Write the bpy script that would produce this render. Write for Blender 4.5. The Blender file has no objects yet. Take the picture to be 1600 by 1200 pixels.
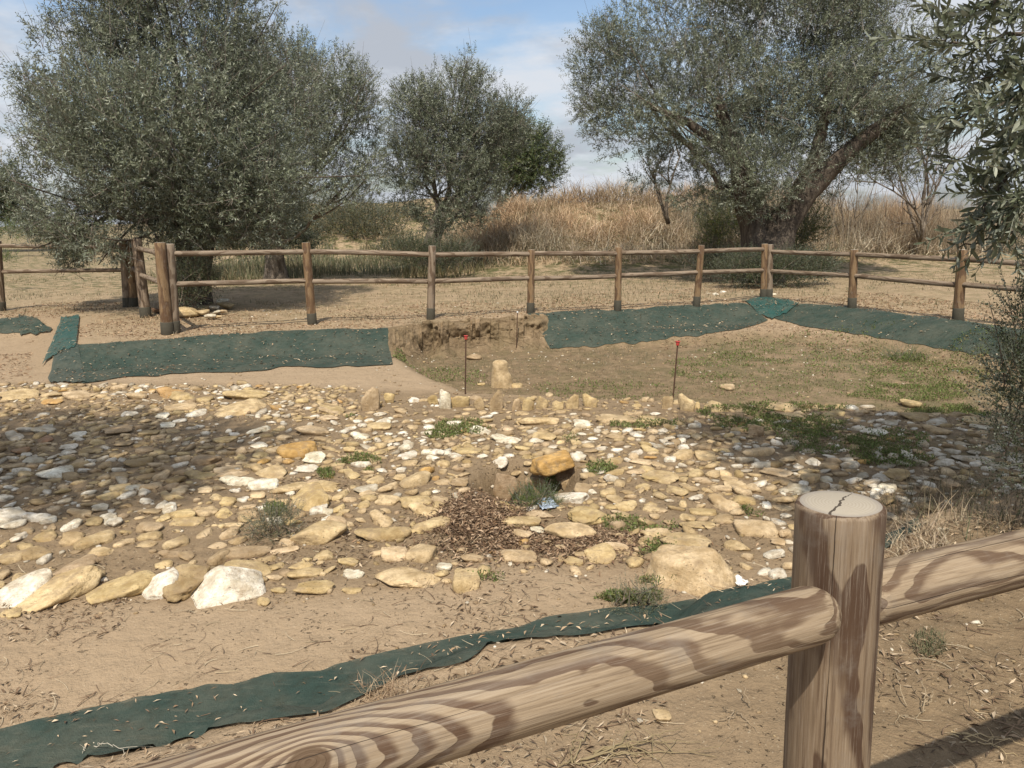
import bpy, math, random
import numpy as np
from mathutils import Matrix, Vector

random.seed(7); RNG = np.random.default_rng(11)
SC = bpy.context.scene
COL = SC.collection

# ------------------------------------------------------------------ camera
CAM_H, PITCH, ROLL, FPX = 1.5, math.radians(12.3), -0.018, 1202.0
_r = Vector((1, 0, 0)); _f = Vector((0, math.cos(PITCH), -math.sin(PITCH))); _u = _r.cross(_f)
CR = _r * math.cos(ROLL) + _u * math.sin(ROLL)
CU = -_r * math.sin(ROLL) + _u * math.cos(ROLL)
CF = _f
cam_data = bpy.data.cameras.new('camera'); cam = bpy.data.objects.new('camera', cam_data); COL.objects.link(cam)
cam_data.sensor_width = 36; cam_data.lens = 36 * FPX / 1600; cam_data.clip_start = .05; cam_data.clip_end = 3000
M = Matrix((( CR.x, CU.x, -CF.x, 0), (CR.y, CU.y, -CF.y, 0), (CR.z, CU.z, -CF.z, CAM_H), (0, 0, 0, 1)))
cam.matrix_world = M
SC.camera = cam

# ------------------------------------------------------------------ light
SHX, SHY = 0.06, 0.66                      # where the shadow of a 1 m stick falls
SUN_EL = math.atan(1 / math.hypot(SHX, SHY)); SUN_AZ = math.atan2(-SHX, -SHY)   # azimuth from +Y towards +X
sd = bpy.data.lights.new('sun', 'SUN'); so = bpy.data.objects.new('sun', sd); COL.objects.link(so)
sd.energy = 4.3; sd.angle = math.radians(.6); sd.color = (1, .92, .80)
so.rotation_euler = Vector((SHX, SHY, -1)).to_track_quat('-Z', 'Y').to_euler()
world = bpy.data.worlds.new('World'); SC.world = world; world.use_nodes = True
wt = world.node_tree; wt.nodes.clear()
SC.view_settings.view_transform = 'Standard'; SC.view_settings.look = 'None'
SC.view_settings.exposure = 0.20; SC.view_settings.gamma = 1; SC.view_settings.use_curve_mapping = False
SC.render.engine = 'CYCLES'
SC.cycles.max_bounces = 5; SC.cycles.transparent_max_bounces = 6

class G:
    """small helper round a node tree"""
    def __init__(s, t): s.t = t
    def n(s, typ, **k):
        nd = s.t.nodes.new(typ)
        for a, b in k.items():
            if hasattr(nd, a): setattr(nd, a, b)
            else: raise KeyError(a)
        return nd
    def put(s, sock, v):
        if isinstance(v, bpy.types.NodeSocket): s.t.links.new(v, sock)
        elif v is not None: sock.default_value = v
    def m(s, op, a, b=None, c=None, clamp=False):
        nd = s.n('ShaderNodeMath', operation=op, use_clamp=clamp)
        s.put(nd.inputs[0], a)
        if b is not None: s.put(nd.inputs[1], b)
        if c is not None: s.put(nd.inputs[2], c)
        return nd.outputs[0]
    def v(s, op, a, b=None):
        nd = s.n('ShaderNodeVectorMath', operation=op); s.put(nd.inputs[0], a)
        if b is not None: s.put(nd.inputs[1], b)
        return nd.outputs[0]
    def sep(s, a): nd = s.n('ShaderNodeSeparateXYZ'); s.put(nd.inputs[0], a); return nd.outputs
    def comb(s, x, y, z):
        nd = s.n('ShaderNodeCombineXYZ')
        for i, q in enumerate((x, y, z)): s.put(nd.inputs[i], q)
        return nd.outputs[0]
    def noise(s, vec, scale, detail=3, rough=.55, w=None, col=False, dist=0):
        nd = s.n('ShaderNodeTexNoise', noise_dimensions='4D' if w is not None else '3D')
        s.put(nd.inputs['Vector'], vec); nd.inputs['Scale'].default_value = scale
        nd.inputs['Detail'].default_value = detail; nd.inputs['Roughness'].default_value = rough
        nd.inputs['Distortion'].default_value = dist
        if w is not None: s.put(nd.inputs['W'], w)
        return nd.outputs['Color' if col else 'Fac']
    def ramp(s, fac, a, b, lo=0., hi=1.):
        nd = s.n('ShaderNodeMapRange'); nd.clamp = True; nd.interpolation_type = 'SMOOTHSTEP'
        s.put(nd.inputs[0], fac)
        for i, q in zip((1, 2, 3, 4), (a, b, lo, hi)): nd.inputs[i].default_value = q
        return nd.outputs[0]
    def mix(s, fac, a, b, mode='MIX'):
        nd = s.n('ShaderNodeMix', data_type='RGBA', blend_type=mode)
        s.put(nd.inputs[0], fac)
        for i, q in ((6, a), (7, b)):
            if isinstance(q, (tuple, list)) and len(q) == 3: q = (*q, 1)
            s.put(nd.inputs[i], q)
        return nd.outputs[2]

g_ = G(wt)
geo = g_.n('ShaderNodeTexCoord').outputs['Generated']
sky = g_.n('ShaderNodeTexSky', sky_type='NISHITA', sun_disc=False, sun_elevation=SUN_EL, sun_rotation=SUN_AZ,
           air_density=1.2, dust_density=2.0, ozone_density=1.0)
sx, sy, sz = g_.sep(geo)
den = g_.m('ADD', g_.m('MAXIMUM', sz, 0.0), .22)
cv = g_.comb(g_.m('DIVIDE', sx, den), g_.m('DIVIDE', sy, den), 2.35)
c1 = g_.noise(cv, 1.25, 6, .55, dist=.4)
c2 = g_.noise(g_.v('ADD', cv, (3.1, 7.7, 1.3)), 3.2, 5, .55)
mask = g_.ramp(g_.m('ADD', c1, g_.m('MULTIPLY', g_.m('SUBTRACT', c2, .5), .45)), .34, .56)
mask = g_.m('MULTIPLY_ADD', mask, .86, .10)
shade = g_.ramp(g_.noise(g_.v('ADD', cv, (9.2, 1.7, 4.3)), 2.2, 5, .6), .36, .62)
cloud = g_.mix(shade, (4.3, 4.6, 5.15), (6.4, 6.7, 7.2))
skyc = g_.mix(1.0, sky.outputs[0], (1.15, 1.25, 1.38), 'MULTIPLY')
wc = g_.mix(mask, skyc, cloud)
bg = g_.n('ShaderNodeBackground'); g_.put(bg.inputs[0], wc); bg.inputs[1].default_value = .10
g_.put(g_.n('ShaderNodeOutputWorld').inputs[0], bg.outputs[0])

# ------------------------------------------------------------------ numeric helpers
def _h(ix, iy, iz, seed):
    n = (ix.astype(np.int64) * 374761393 + iy.astype(np.int64) * 668265263 + iz.astype(np.int64) * 2147483647 + seed * 1274126177) & 0xffffffff
    n = ((n ^ (n >> 13)) * 1274126177) & 0xffffffff
    n = ((n ^ (n >> 16)) * 2246822519) & 0xffffffff
    return ((n ^ (n >> 15)) & 0xffff) / 65535.0
def vnoise(x, y, z=0., seed=0):
    x, y, z = np.broadcast_arrays(np.asarray(x, float), np.asarray(y, float), np.asarray(z, float))
    ix, iy, iz = np.floor(x), np.floor(y), np.floor(z)
    fx, fy, fz = x - ix, y - iy, z - iz
    fx, fy, fz = [q * q * (3 - 2 * q) for q in (fx, fy, fz)]
    r = 0
    for a in (0, 1):
        for b in (0, 1):
            for c in (0, 1):
                r = r + _h(ix + a, iy + b, iz + c, seed) * (fx if a else 1 - fx) * (fy if b else 1 - fy) * (fz if c else 1 - fz)
    return r
def fbm(x, y, z=0., seed=0, oct=4):
    s, a, t = 0, 1., 0
    for o in range(oct):
        s = s + a * vnoise(np.asarray(x) * 2 ** o, np.asarray(y) * 2 ** o, np.asarray(z) * 2 ** o, seed + o * 17); t += a; a *= .5
    return s / t
def sm(a, b, x):
    t = np.clip((x - a) / (b - a), 0, 1); return t * t * (3 - 2 * t)

def ray(px, py):
    d = CR * ((px - 800) / FPX) - CU * ((py - 600) / FPX) + CF
    return d
def plane_hit(px, py, z=0.):
    d = ray(px, py); t = (z - CAM_H) / d.z
    return Vector((d.x * t, d.y * t, z))
def at_y(px, py, Y):
    d = ray(px, py); t = Y / d.y
    return Vector((d.x * t, Y, CAM_H + d.z * t))
def at_depth(px, py, D):
    d = ray(px, py) * D
    return Vector((d.x, d.y, CAM_H + d.z))
def to_px(x, y, z):
    x, y, z = [np.asarray(q, float) for q in (x, y, z)]; z = z - CAM_H
    dp = x * CF.x + y * CF.y + z * CF.z; dp = np.where(dp > .05, dp, np.nan)
    return 800 + FPX * (x * CR.x + y * CR.y + z * CR.z) / dp, 600 - FPX * (x * CU.x + y * CU.y + z * CU.z) / dp

# ------------------------------------------------------------------ the lie of the land
rim_px = [(-500, 562, .9), (-200, 521, .8), (0, 497, .8), (112, 497, .6), (125, 540, .5), (420, 518, .75), (612, 514, .7),
          (640, 509, .36), (830, 491, .42), (850, 489, .75), (1160, 473, .8), (1200, 470, .7), (1262, 475, .8), (1600, 517, .8), (2100, 585, .8)]
RIM = [plane_hit(x, y) for x, y, w in rim_px]
RW = [w for _, _, w in rim_px]
near_px = [(1800, 757), (1640, 778), (1500, 812), (1428, 838), (1240, 932), (1050, 975), (850, 1004), (640, 1060), (500, 1122), (344, 1142), (266, 1168), (100, 1200)]
for x, y in near_px: RIM.append(plane_hit(x, y)); RW.append(.34)
_l = RIM[-1]; RIM.append(Vector((_l.x - 2.4, _l.y - .9, 0))); RW.append(.34)
RIM.append(Vector((-6, .6, 0))); RW.append(.5); RIM.append(Vector((-11, 3, 0))); RW.append(.5)
RIMN = np.array([(p.x, p.y) for p in RIM]); RWN = np.array(RW)
SUB = np.array([tuple(plane_hit(x, y, -.30))[:2] for x, y in
      [(612, 562), (640, 583), (668, 598), (700, 612), (725, 622), (1000, 634), (1200, 641), (1420, 655), (1560, 664), (1700, 672), (1700, 610), (1560, 545), (1200, 520), (860, 528), (640, 530)]])
def poly_sd(P, x, y, w=None):
    """signed distance, positive inside; optionally the width value blended from the nearest edges"""
    x = np.asarray(x, float); y = np.asarray(y, float)
    best = np.full(x.shape, 1e9); inside = np.zeros(x.shape, bool); ws = np.zeros(x.shape); wt_ = np.zeros(x.shape)
    n = len(P)
    for i in range(n):
        ax, ay = P[i]; bx, by = P[(i + 1) % n]
        ex, ey = bx - ax, by - ay
        t = np.clip(((x - ax) * ex + (y - ay) * ey) / (ex * ex + ey * ey), 0, 1)
        d = np.hypot(x - ax - t * ex, y - ay - t * ey)
        if w is not None:
            k = 1 / (d + .02) ** 4; ws += k * (w[i] * (1 - t) + w[(i + 1) % n] * t); wt_ += k
        best = np.minimum(best, d)
        c = ((ay > y) != (by > y)) & (x < (bx - ax) * (y - ay) / (by - ay + 1e-12) + ax)
        inside ^= c
    s = np.where(inside, best, -best)
    return (s, ws / wt_) if w is not None else s
CIST = plane_hit(824, 757, -.26)
def ground(x, y, fine=True):
    x = np.asarray(x, float); y = np.asarray(y, float)
    wob = (fbm(x * 2.3, y * 2.3, 0, 5, 3) - .5) * .16
    s, w = poly_sd(RIMN, x, y, RWN)
    wob = wob * sm(.42, .36, w) * 2.2 + wob * .25
    s = s + wob
    pit = sm(0, 1, np.clip(s / w, 0, 1))
    floor = .22 + .03 * sm(5, 8, y)
    sub = sm(-.02, .34, poly_sd(SUB, x, y) + (fbm(x * 3, y * 3, 0, 9, 3) - .5) * .12)
    floor = floor + sub * .19 * (1 - .75 * sm(1.5, 6.0, x) * sm(8, 12, y))
    z = -pit * floor
    # the small stone-lined hollow
    r = np.hypot((x - CIST.x) / .35, (y - CIST.y) / .37) + (fbm(x * 6, y * 6, 0, 31, 2) - .5) * .3
    z = z - .25 * sm(1.15, .72, r)
    # mounds at the back
    m1 = 1.95 * np.exp(-((y - 27) / 4.2) ** 2) * sm(-3.2, 1.2, x) * (1 - .45 * sm(7, 14, x)) * (.8 + .4 * fbm(x * .25, y * .25, 0, 41, 3))
    m2 = 2.3 * np.exp(-((y - 35) / 4.5) ** 2) * sm(-14, -10, x) * (1 - sm(-3, 2, x)) * (.75 + .5 * fbm(x * .3, y * .3, 0, 43, 3))
    z = z + m1 + m2
    z = z + sm(60, 300, np.hypot(x, y)) * 0 
    amp = sm(120, 20, y) 
    z = z + (fbm(x * .9, y * .9, 0, 3, 3) - .5) * .05 * (.4 + .6 * sm(9, 14, y)) * amp
    if fine:
        z = z + (fbm(x * 7, y * 7, 0, 8, 3) - .5) * .022 * amp
        rough = sm(.50, .40, w) * sm(-.05, .12, s) * sm(1.3, .7, s / w) * sm(7, 8, y)
        z = z + rough * (fbm(x * 4, y * 6, 0, 18, 4) - .5) * .42
    return z
def gz(x, y): return float(ground(np.array([x]), np.array([y]))[0])
def hits(pxs, pys):
    """where picture rays meet the ground (vectorised march)"""
    pxs = np.asarray(pxs, float); pys = np.asarray(pys, float)
    D = np.array([[*(CR)], [*(CU)], [*(CF)]])
    d = ((pxs - 800) / FPX)[:, None] * D[0] - ((pys - 600) / FPX)[:, None] * D[1] + D[2]
    t0 = (.15 - CAM_H) / d[:, 2]; t1 = (-.75 - CAM_H) / d[:, 2]
    N = 60; hit = t1.copy(); done = np.zeros(len(pxs), bool)
    prev = t0.copy()
    for i in range(1, N + 1):
        t = t0 + (t1 - t0) * i / N
        below = (CAM_H + d[:, 2] * t) < ground(d[:, 0] * t, d[:, 1] * t)
        new = below & ~done
        hit[new] = ((t + prev) / 2)[new]; done |= new; prev = t
    x = d[:, 0] * hit; y = d[:, 1] * hit
    return np.stack([x, y, ground(x, y)], 1)
def hit(px, py): return Vector(hits([px], [py])[0])

# ------------------------------------------------------------------ object helpers
def mesh_np(name, V, F, mat=None, parent=None, smooth=False, tint=None, link=True, mats=None, fmat=None):
    V = np.asarray(V, np.float32); F = np.asarray(F, np.int32)
    me = bpy.data.meshes.new(name); nf, k = F.shape
    me.vertices.add(len(V)); me.vertices.foreach_set('co', V.ravel())
    me.loops.add(nf * k); me.loops.foreach_set('vertex_index', F.ravel())
    me.polygons.add(nf); me.polygons.foreach_set('loop_start', np.arange(0, nf * k, k, dtype=np.int32))
    me.polygons.foreach_set('loop_total', np.full(nf, k, np.int32))
    if smooth: me.polygons.foreach_set('use_smooth', np.ones(nf, bool))
    if fmat is not None: me.polygons.foreach_set('material_index', np.asarray(fmat, np.int32))
    me.update(calc_edges=True)
    if tint is not None:
        t = np.asarray(tint, np.float32)
        if t.shape[1] == 3: t = np.concatenate([t, np.ones((len(t), 1), np.float32)], 1)
        at = me.attributes.new('tint', 'FLOAT_COLOR', 'POINT'); at.data.foreach_set('color', t.ravel())
    for q in (mats or ([mat] if mat else [])): me.materials.append(q)
    if not link: return me
    o = bpy.data.objects.new(name, me); COL.objects.link(o)
    if parent is not None:
        o.parent = parent; o.matrix_parent_inverse = Matrix.Identity(4)
        o.matrix_basis = (parent.matrix_basis.inverted())
    return o
def place(o, Mw, parent=None):
    if parent is not None:
        o.parent = parent; o.matrix_parent_inverse = Matrix.Identity(4)
        pm = parent.matrix_basis if parent.parent is None else parent.parent.matrix_basis @ parent.matrix_basis
        o.matrix_basis = pm.inverted() @ Mw
    else: o.matrix_basis = Mw
def new(name, me, Mw, parent=None):
    o = bpy.data.objects.new(name, me); COL.objects.link(o); place(o, Mw, parent); return o
def tag(o, label=None, cat=None, group=None, kind=None):
    if label: o['label'] = label
    if cat: o['category'] = cat
    if group: o['group'] = group
    if kind: o['kind'] = kind
    return o
def thing(name, loc, label, cat, group=None):
    o = bpy.data.objects.new(name, None); COL.objects.link(o); o.matrix_basis = Matrix.Translation(Vector(loc))
    o.empty_display_size = .2
    return tag(o, label, cat, group)

def tube(pts, rads, sides=8, jit=0., seed=0, cap=True):
    """quads round a polyline"""
    P = np.array([tuple(p) for p in pts], float); n = len(P); R = np.asarray(rads, float)
    T = np.gradient(P, axis=0); T /= np.linalg.norm(T, axis=1)[:, None] + 1e-9
    up = np.array([0, 0, 1.]) if abs(T[0][2]) < .9 else np.array([1., 0, 0])
    A = np.zeros((n, 3)); a = np.cross(T[0], up); a /= np.linalg.norm(a)
    for i in range(n):
        a = a - T[i] * a.dot(T[i]); a /= np.linalg.norm(a) + 1e-9; A[i] = a
    B = np.cross(T, A); th = np.arange(sides) / sides * 2 * math.pi
    ring = np.cos(th)[None, :, None] * A[:, None] + np.sin(th)[None, :, None] * B[:, None]
    rr = R[:, None] * np.ones((n, sides))
    if jit:
        q = P[:, None] + ring * R[:, None, None]
        rr = rr * (1 + jit * (2 * fbm(ring[..., 0] * 2.2 + seed, ring[..., 1] * 2.2 + q[..., 2] * .8, ring[..., 2] * 2.2 + q[..., 2] * .3, seed, 3) - 1))
    V = (P[:, None] + ring * rr[..., None]).reshape(-1, 3)
    i = np.arange(n - 1)[:, None] * sides; j = np.arange(sides)[None]; j2 = (j + 1) % sides
    F = np.stack([i + j, i + j2, i + sides + j2, i + sides + j], -1).reshape(-1, 4)
    if cap:
        V = np.concatenate([V, P[[0]], P[[-1]]]); c0, c1 = len(V) - 2, len(V) - 1
        j = np.arange(sides); j2 = (j + 1) % sides
        F = np.concatenate([F, np.stack([j2, j, np.full(sides, c0), np.full(sides, c0)], -1)[:, :4] * 1,
                            np.stack([(n - 1) * sides + j, (n - 1) * sides + j2, np.full(sides, c1), np.full(sides, c1)], -1)])
    return V, F
def tri_fix(F):
    """quads to triangles so that degenerate caps vanish"""
    F = np.asarray(F); A = F[:, [0, 1, 2]]; B = F[:, [0, 2, 3]]
    T = np.concatenate([A, B]); ok = (T[:, 0] != T[:, 1]) & (T[:, 1] != T[:, 2]) & (T[:, 0] != T[:, 2])
    return T[ok]
def join(parts):
    Vs, Fs, o = [], [], 0
    for V, F in parts: Vs.append(V); Fs.append(tri_fix(F) if F.shape[1] == 4 else F); Fs[-1] = Fs[-1] + o; o += len(V)
    return np.concatenate(Vs), np.concatenate(Fs)
def bez(p0, p1, p2, n=8):
    t = np.linspace(0, 1, n)[:, None]; p0, p1, p2 = [np.array(tuple(q), float) for q in (p0, p1, p2)]
    return (1 - t) ** 2 * p0 + 2 * t * (1 - t) * p1 + t * t * p2

def rot_from_z(d, spin):
    """(N,3) directions -> (N,3,3) matrices whose z axis is d"""
    d = d / (np.linalg.norm(d, axis=1)[:, None] + 1e-9)
    h = np.where(np.abs(d[:, 2:3]) < .9, np.array([[0, 0, 1.]]), np.array([[1., 0, 0]]))
    a = np.cross(h, d); a /= np.linalg.norm(a, axis=1)[:, None] + 1e-9; b = np.cross(d, a)
    c, s = np.cos(spin)[:, None], np.sin(spin)[:, None]
    a2 = a * c + b * s; b2 = -a * s + b * c
    return np.stack([a2, b2, d], -1)
def scatter(temps, pos, R, scale, tints, tj=None):
    """stamp template meshes (list of (V,F,K) with K element ids) -> V,F,tint"""
    Vs, Fs, Ts, off = [], [], [], 0
    which = RNG.integers(0, len(temps), len(pos))
    for k, (V, F, E) in enumerate(temps):
        m = which == k; n = m.sum()
        if n == 0: continue
        sc_ = scale[m][:, None, None] if scale.ndim == 1 else scale[m][:, None, :]
        W = np.einsum('nij,nvj->nvi', R[m], V[None] * sc_) + pos[m][:, None]
        Fo = F[None] + (np.arange(n) * len(V))[:, None, None] + off
        Vs.append(W.reshape(-1, 3)); Fs.append(Fo.reshape(-1, F.shape[1])); off += n * len(V)
        if tj is None: t = np.repeat(tints[m][:, None], len(V), 1)
        else:
            ne = E.max() + 1
            pick = tj[RNG.integers(0, len(tj), (n, ne))] * RNG.uniform(.75, 1.25, (n, ne, 1))
            t = pick[:, E] * (tints[m][:, None] if tints is not None else 1)
        Ts.append(t.reshape(-1, 3))
    return np.concatenate(Vs), np.concatenate(Fs), np.concatenate(Ts)

# ------------------------------------------------------------------ materials
def mat_base(name):
    m = bpy.data.materials.new(name); m.use_nodes = True; t = m.node_tree; t.nodes.clear(); g = G(t)
    b = g.n('ShaderNodeBsdfPrincipled'); o = g.n('ShaderNodeOutputMaterial'); g.put(o.inputs[0], b.outputs[0])
    b.inputs['Specular IOR Level'].default_value = .25
    return m, g, b, o
def bump(g, b, h, dist, strength=1.):
    n = g.n('ShaderNodeBump'); n.inputs['Distance'].default_value = dist; n.inputs['Strength'].default_value = strength
    g.put(n.inputs['Height'], h); g.put(b.inputs['Normal'], n.outputs[0])

def m_ground():
    m, g, b, o = mat_base('soil')
    P = g.n('ShaderNodeNewGeometry').outputs['Position']
    z = g.sep(g.n('ShaderNodeAttribute', attribute_name='tint').outputs['Color'])
    n1 = g.noise(P, 1.3, 5, .6); n2 = g.noise(P, 9, 5, .62); n3 = g.noise(P, 60, 4, .65); n4 = g.noise(P, 240, 2, .6)
    sand = g.mix(n1, (.315, .228, .142), (.41, .31, .205))
    sand = g.mix(g.ramp(n2, .35, .7), sand, (.35, .26, .168))
    dark = g.mix(g.ramp(n2, .3, .7), (.135, .096, .055), (.265, .192, .115))
    straw = g.mix(g.ramp(n2, .3, .7), (.255, .185, .11), (.41, .315, .20))
    f1 = g.m('ADD', z[0], g.m('MULTIPLY', g.m('SUBTRACT', n2, .5), .6), clamp=True)
    c = g.mix(f1, sand, dark)
    c = g.mix(g.m('MULTIPLY', z[1], g.ramp(g.noise(P, 2.2, 5, .65), .34, .6)), c, straw)
    c = g.mix(g.m('MULTIPLY', z[2], g.ramp(g.noise(P, 3.1, 5, .7), .42, .62)), c, (.085, .09, .035))
    c = g.mix(g.ramp(n3, .54, .74, 0, .3), c, (.12, .085, .052))
    c = g.mix(g.ramp(g.noise(P, 95, 2, .5), .64, .72, 0, .5), c, (.50, .42, .30))
    pk = g.m('MULTIPLY', g.ramp(g.noise(P, 42, 3, .7), .62, .70), g.ramp(g.noise(P, 3.5, 3, .5), .40, .6)); c = g.mix(g.m('MULTIPLY', pk, .75), c, (.085, .06, .038))
    g.put(b.inputs['Base Color'], c); b.inputs['Roughness'].default_value = .95; b.inputs['Specular IOR Level'].default_value = .1
    h = g.m('ADD', g.m('MULTIPLY', n3, .22), g.m('ADD', g.m('MULTIPLY', n4, .05), g.m('MULTIPLY', n2, .9)))
    h = g.m('SUBTRACT', h, g.m('MULTIPLY', pk, .5)); bump(g, b, h, .035, 1.); return m

def m_stone(name, src):
    m, g, b, o = mat_base(name)
    tc = g.n('ShaderNodeTexCoord').outputs['Object']; P = g.n('ShaderNodeNewGeometry').outputs['Position']
    if src == 'obj': base = g.n('ShaderNodeObjectInfo').outputs['Color']
    else: base = g.n('ShaderNodeAttribute', attribute_name='tint').outputs['Color']
    n1 = g.noise(P, 9, 6, .68); n2 = g.noise(P, 34, 5, .65); n3 = g.noise(P, 130, 3, .6)
    st = g.noise(g.v('MULTIPLY', P, (9., 9., 60.)), 1.2, 4, .6)
    c = g.mix(g.ramp(n1, .32, .7), g.mix(1., base, (.62, .56, .46), 'MULTIPLY'), g.mix(1., base, (1.18, 1.16, 1.12), 'MULTIPLY'))
    c = g.mix(g.ramp(n2, .50, .72, 0, .55), c, g.mix(1., base, (.62, .52, .40), 'MULTIPLY'))
    c = g.mix(g.ramp(st, .50, .68, 0, .30), c, g.mix(1., base, (.75, .66, .52), 'MULTIPLY'))
    c = g.mix(g.ramp(g.noise(g.v('ADD', P, (5., 3., 1.)), 13, 6, .72), .46, .66, 0, .68), c, (.30, .218, .132))   # soil dust
    pits = g.ramp(g.noise(P, 85, 3, .7), .64, .72)
    c = g.mix(g.m('MULTIPLY', pits, .6), c, (.10, .075, .045))
    g.put(b.inputs['Base Color'], c); b.inputs['Roughness'].default_value = .88
    h = g.m('SUBTRACT', g.m('ADD', g.m('MULTIPLY', n2, .8), g.m('ADD', g.m('MULTIPLY', n3, .25), g.m('MULTIPLY', st, .35))), g.m('MULTIPLY', pits, .5))
    bump(g, b, h, .014, .9); return m

def m_tint(name, rough=.7, trans=0., under=None, var=0.):
    m, g, b, o = mat_base(name)
    c = g.n('ShaderNodeAttribute', attribute_name='tint').outputs['Color']
    if under is not None:
        c = g.mix(g.m('MULTIPLY', g.n('ShaderNodeNewGeometry').outputs['Backfacing'], .75), c, under)
    g.put(b.inputs['Base Color'], c); b.inputs['Roughness'].default_value = rough
    if trans:
        tr = g.n('ShaderNodeBsdfTranslucent'); g.put(tr.inputs[0], c)
        mx = g.n('ShaderNodeMixShader'); mx.inputs[0].default_value = trans
        g.put(mx.inputs[1], b.outputs[0]); g.put(mx.inputs[2], tr.outputs[0]); g.put(o.inputs[0], mx.outputs[0])
    return m

def m_net():
    m, g, b, o = mat_base('green_netting')
    P = g.n('ShaderNodeNewGeometry').outputs['Position']
    base = g.n('ShaderNodeObjectInfo').outputs['Color']
    n1 = g.noise(P, 3, 5, .65); n2 = g.noise(P, 40, 4, .7); n3 = g.noise(P, 150, 2, .6)
    c = g.mix(g.ramp(n1, .36, .66, .05, .5), base, (.115, .115, .085))
    c = g.mix(g.ramp(n2, .46, .72, 0, .40), c, (.028, .045, .038))
    c = g.mix(g.ramp(g.noise(g.v('MULTIPLY', P, (3., 14., 1.)), 3, 4, .6), .52, .75, 0, .3), c, (.16, .15, .11))
    g.put(b.inputs['Base Color'], c); b.inputs['Roughness'].default_value = .75
    # woven threads
    wv = g.v('MULTIPLY', P, (1., 1., 1.)); x, y, z = g.sep(wv)
    a = g.m('SINE', g.m('MULTIPLY', g.m('ADD', x, g.m('MULTIPLY', y, .4)), 1400)); bb = g.m('SINE', g.m('MULTIPLY', g.m('SUBTRACT', y, g.m('MULTIPLY', x, .4)), 1400))
    h = g.m('ADD', g.m('MULTIPLY', g.m('ADD', a, bb), .05), g.m('ADD', g.m('MULTIPLY', n2, .6), n3))
    bump(g, b, h, .006, .8)
    tr = g.n('ShaderNodeBsdfTransparent'); mx = g.n('ShaderNodeMixShader')
    g.put(mx.inputs[0], g.ramp(g.noise(P, 18, 3, .6), .4, .75, .0, .28)); g.put(mx.inputs[1], b.outputs[0]); g.put(mx.inputs[2], tr.outputs[0])
    g.put(o.inputs[0], mx.outputs[0]); return m

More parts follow.
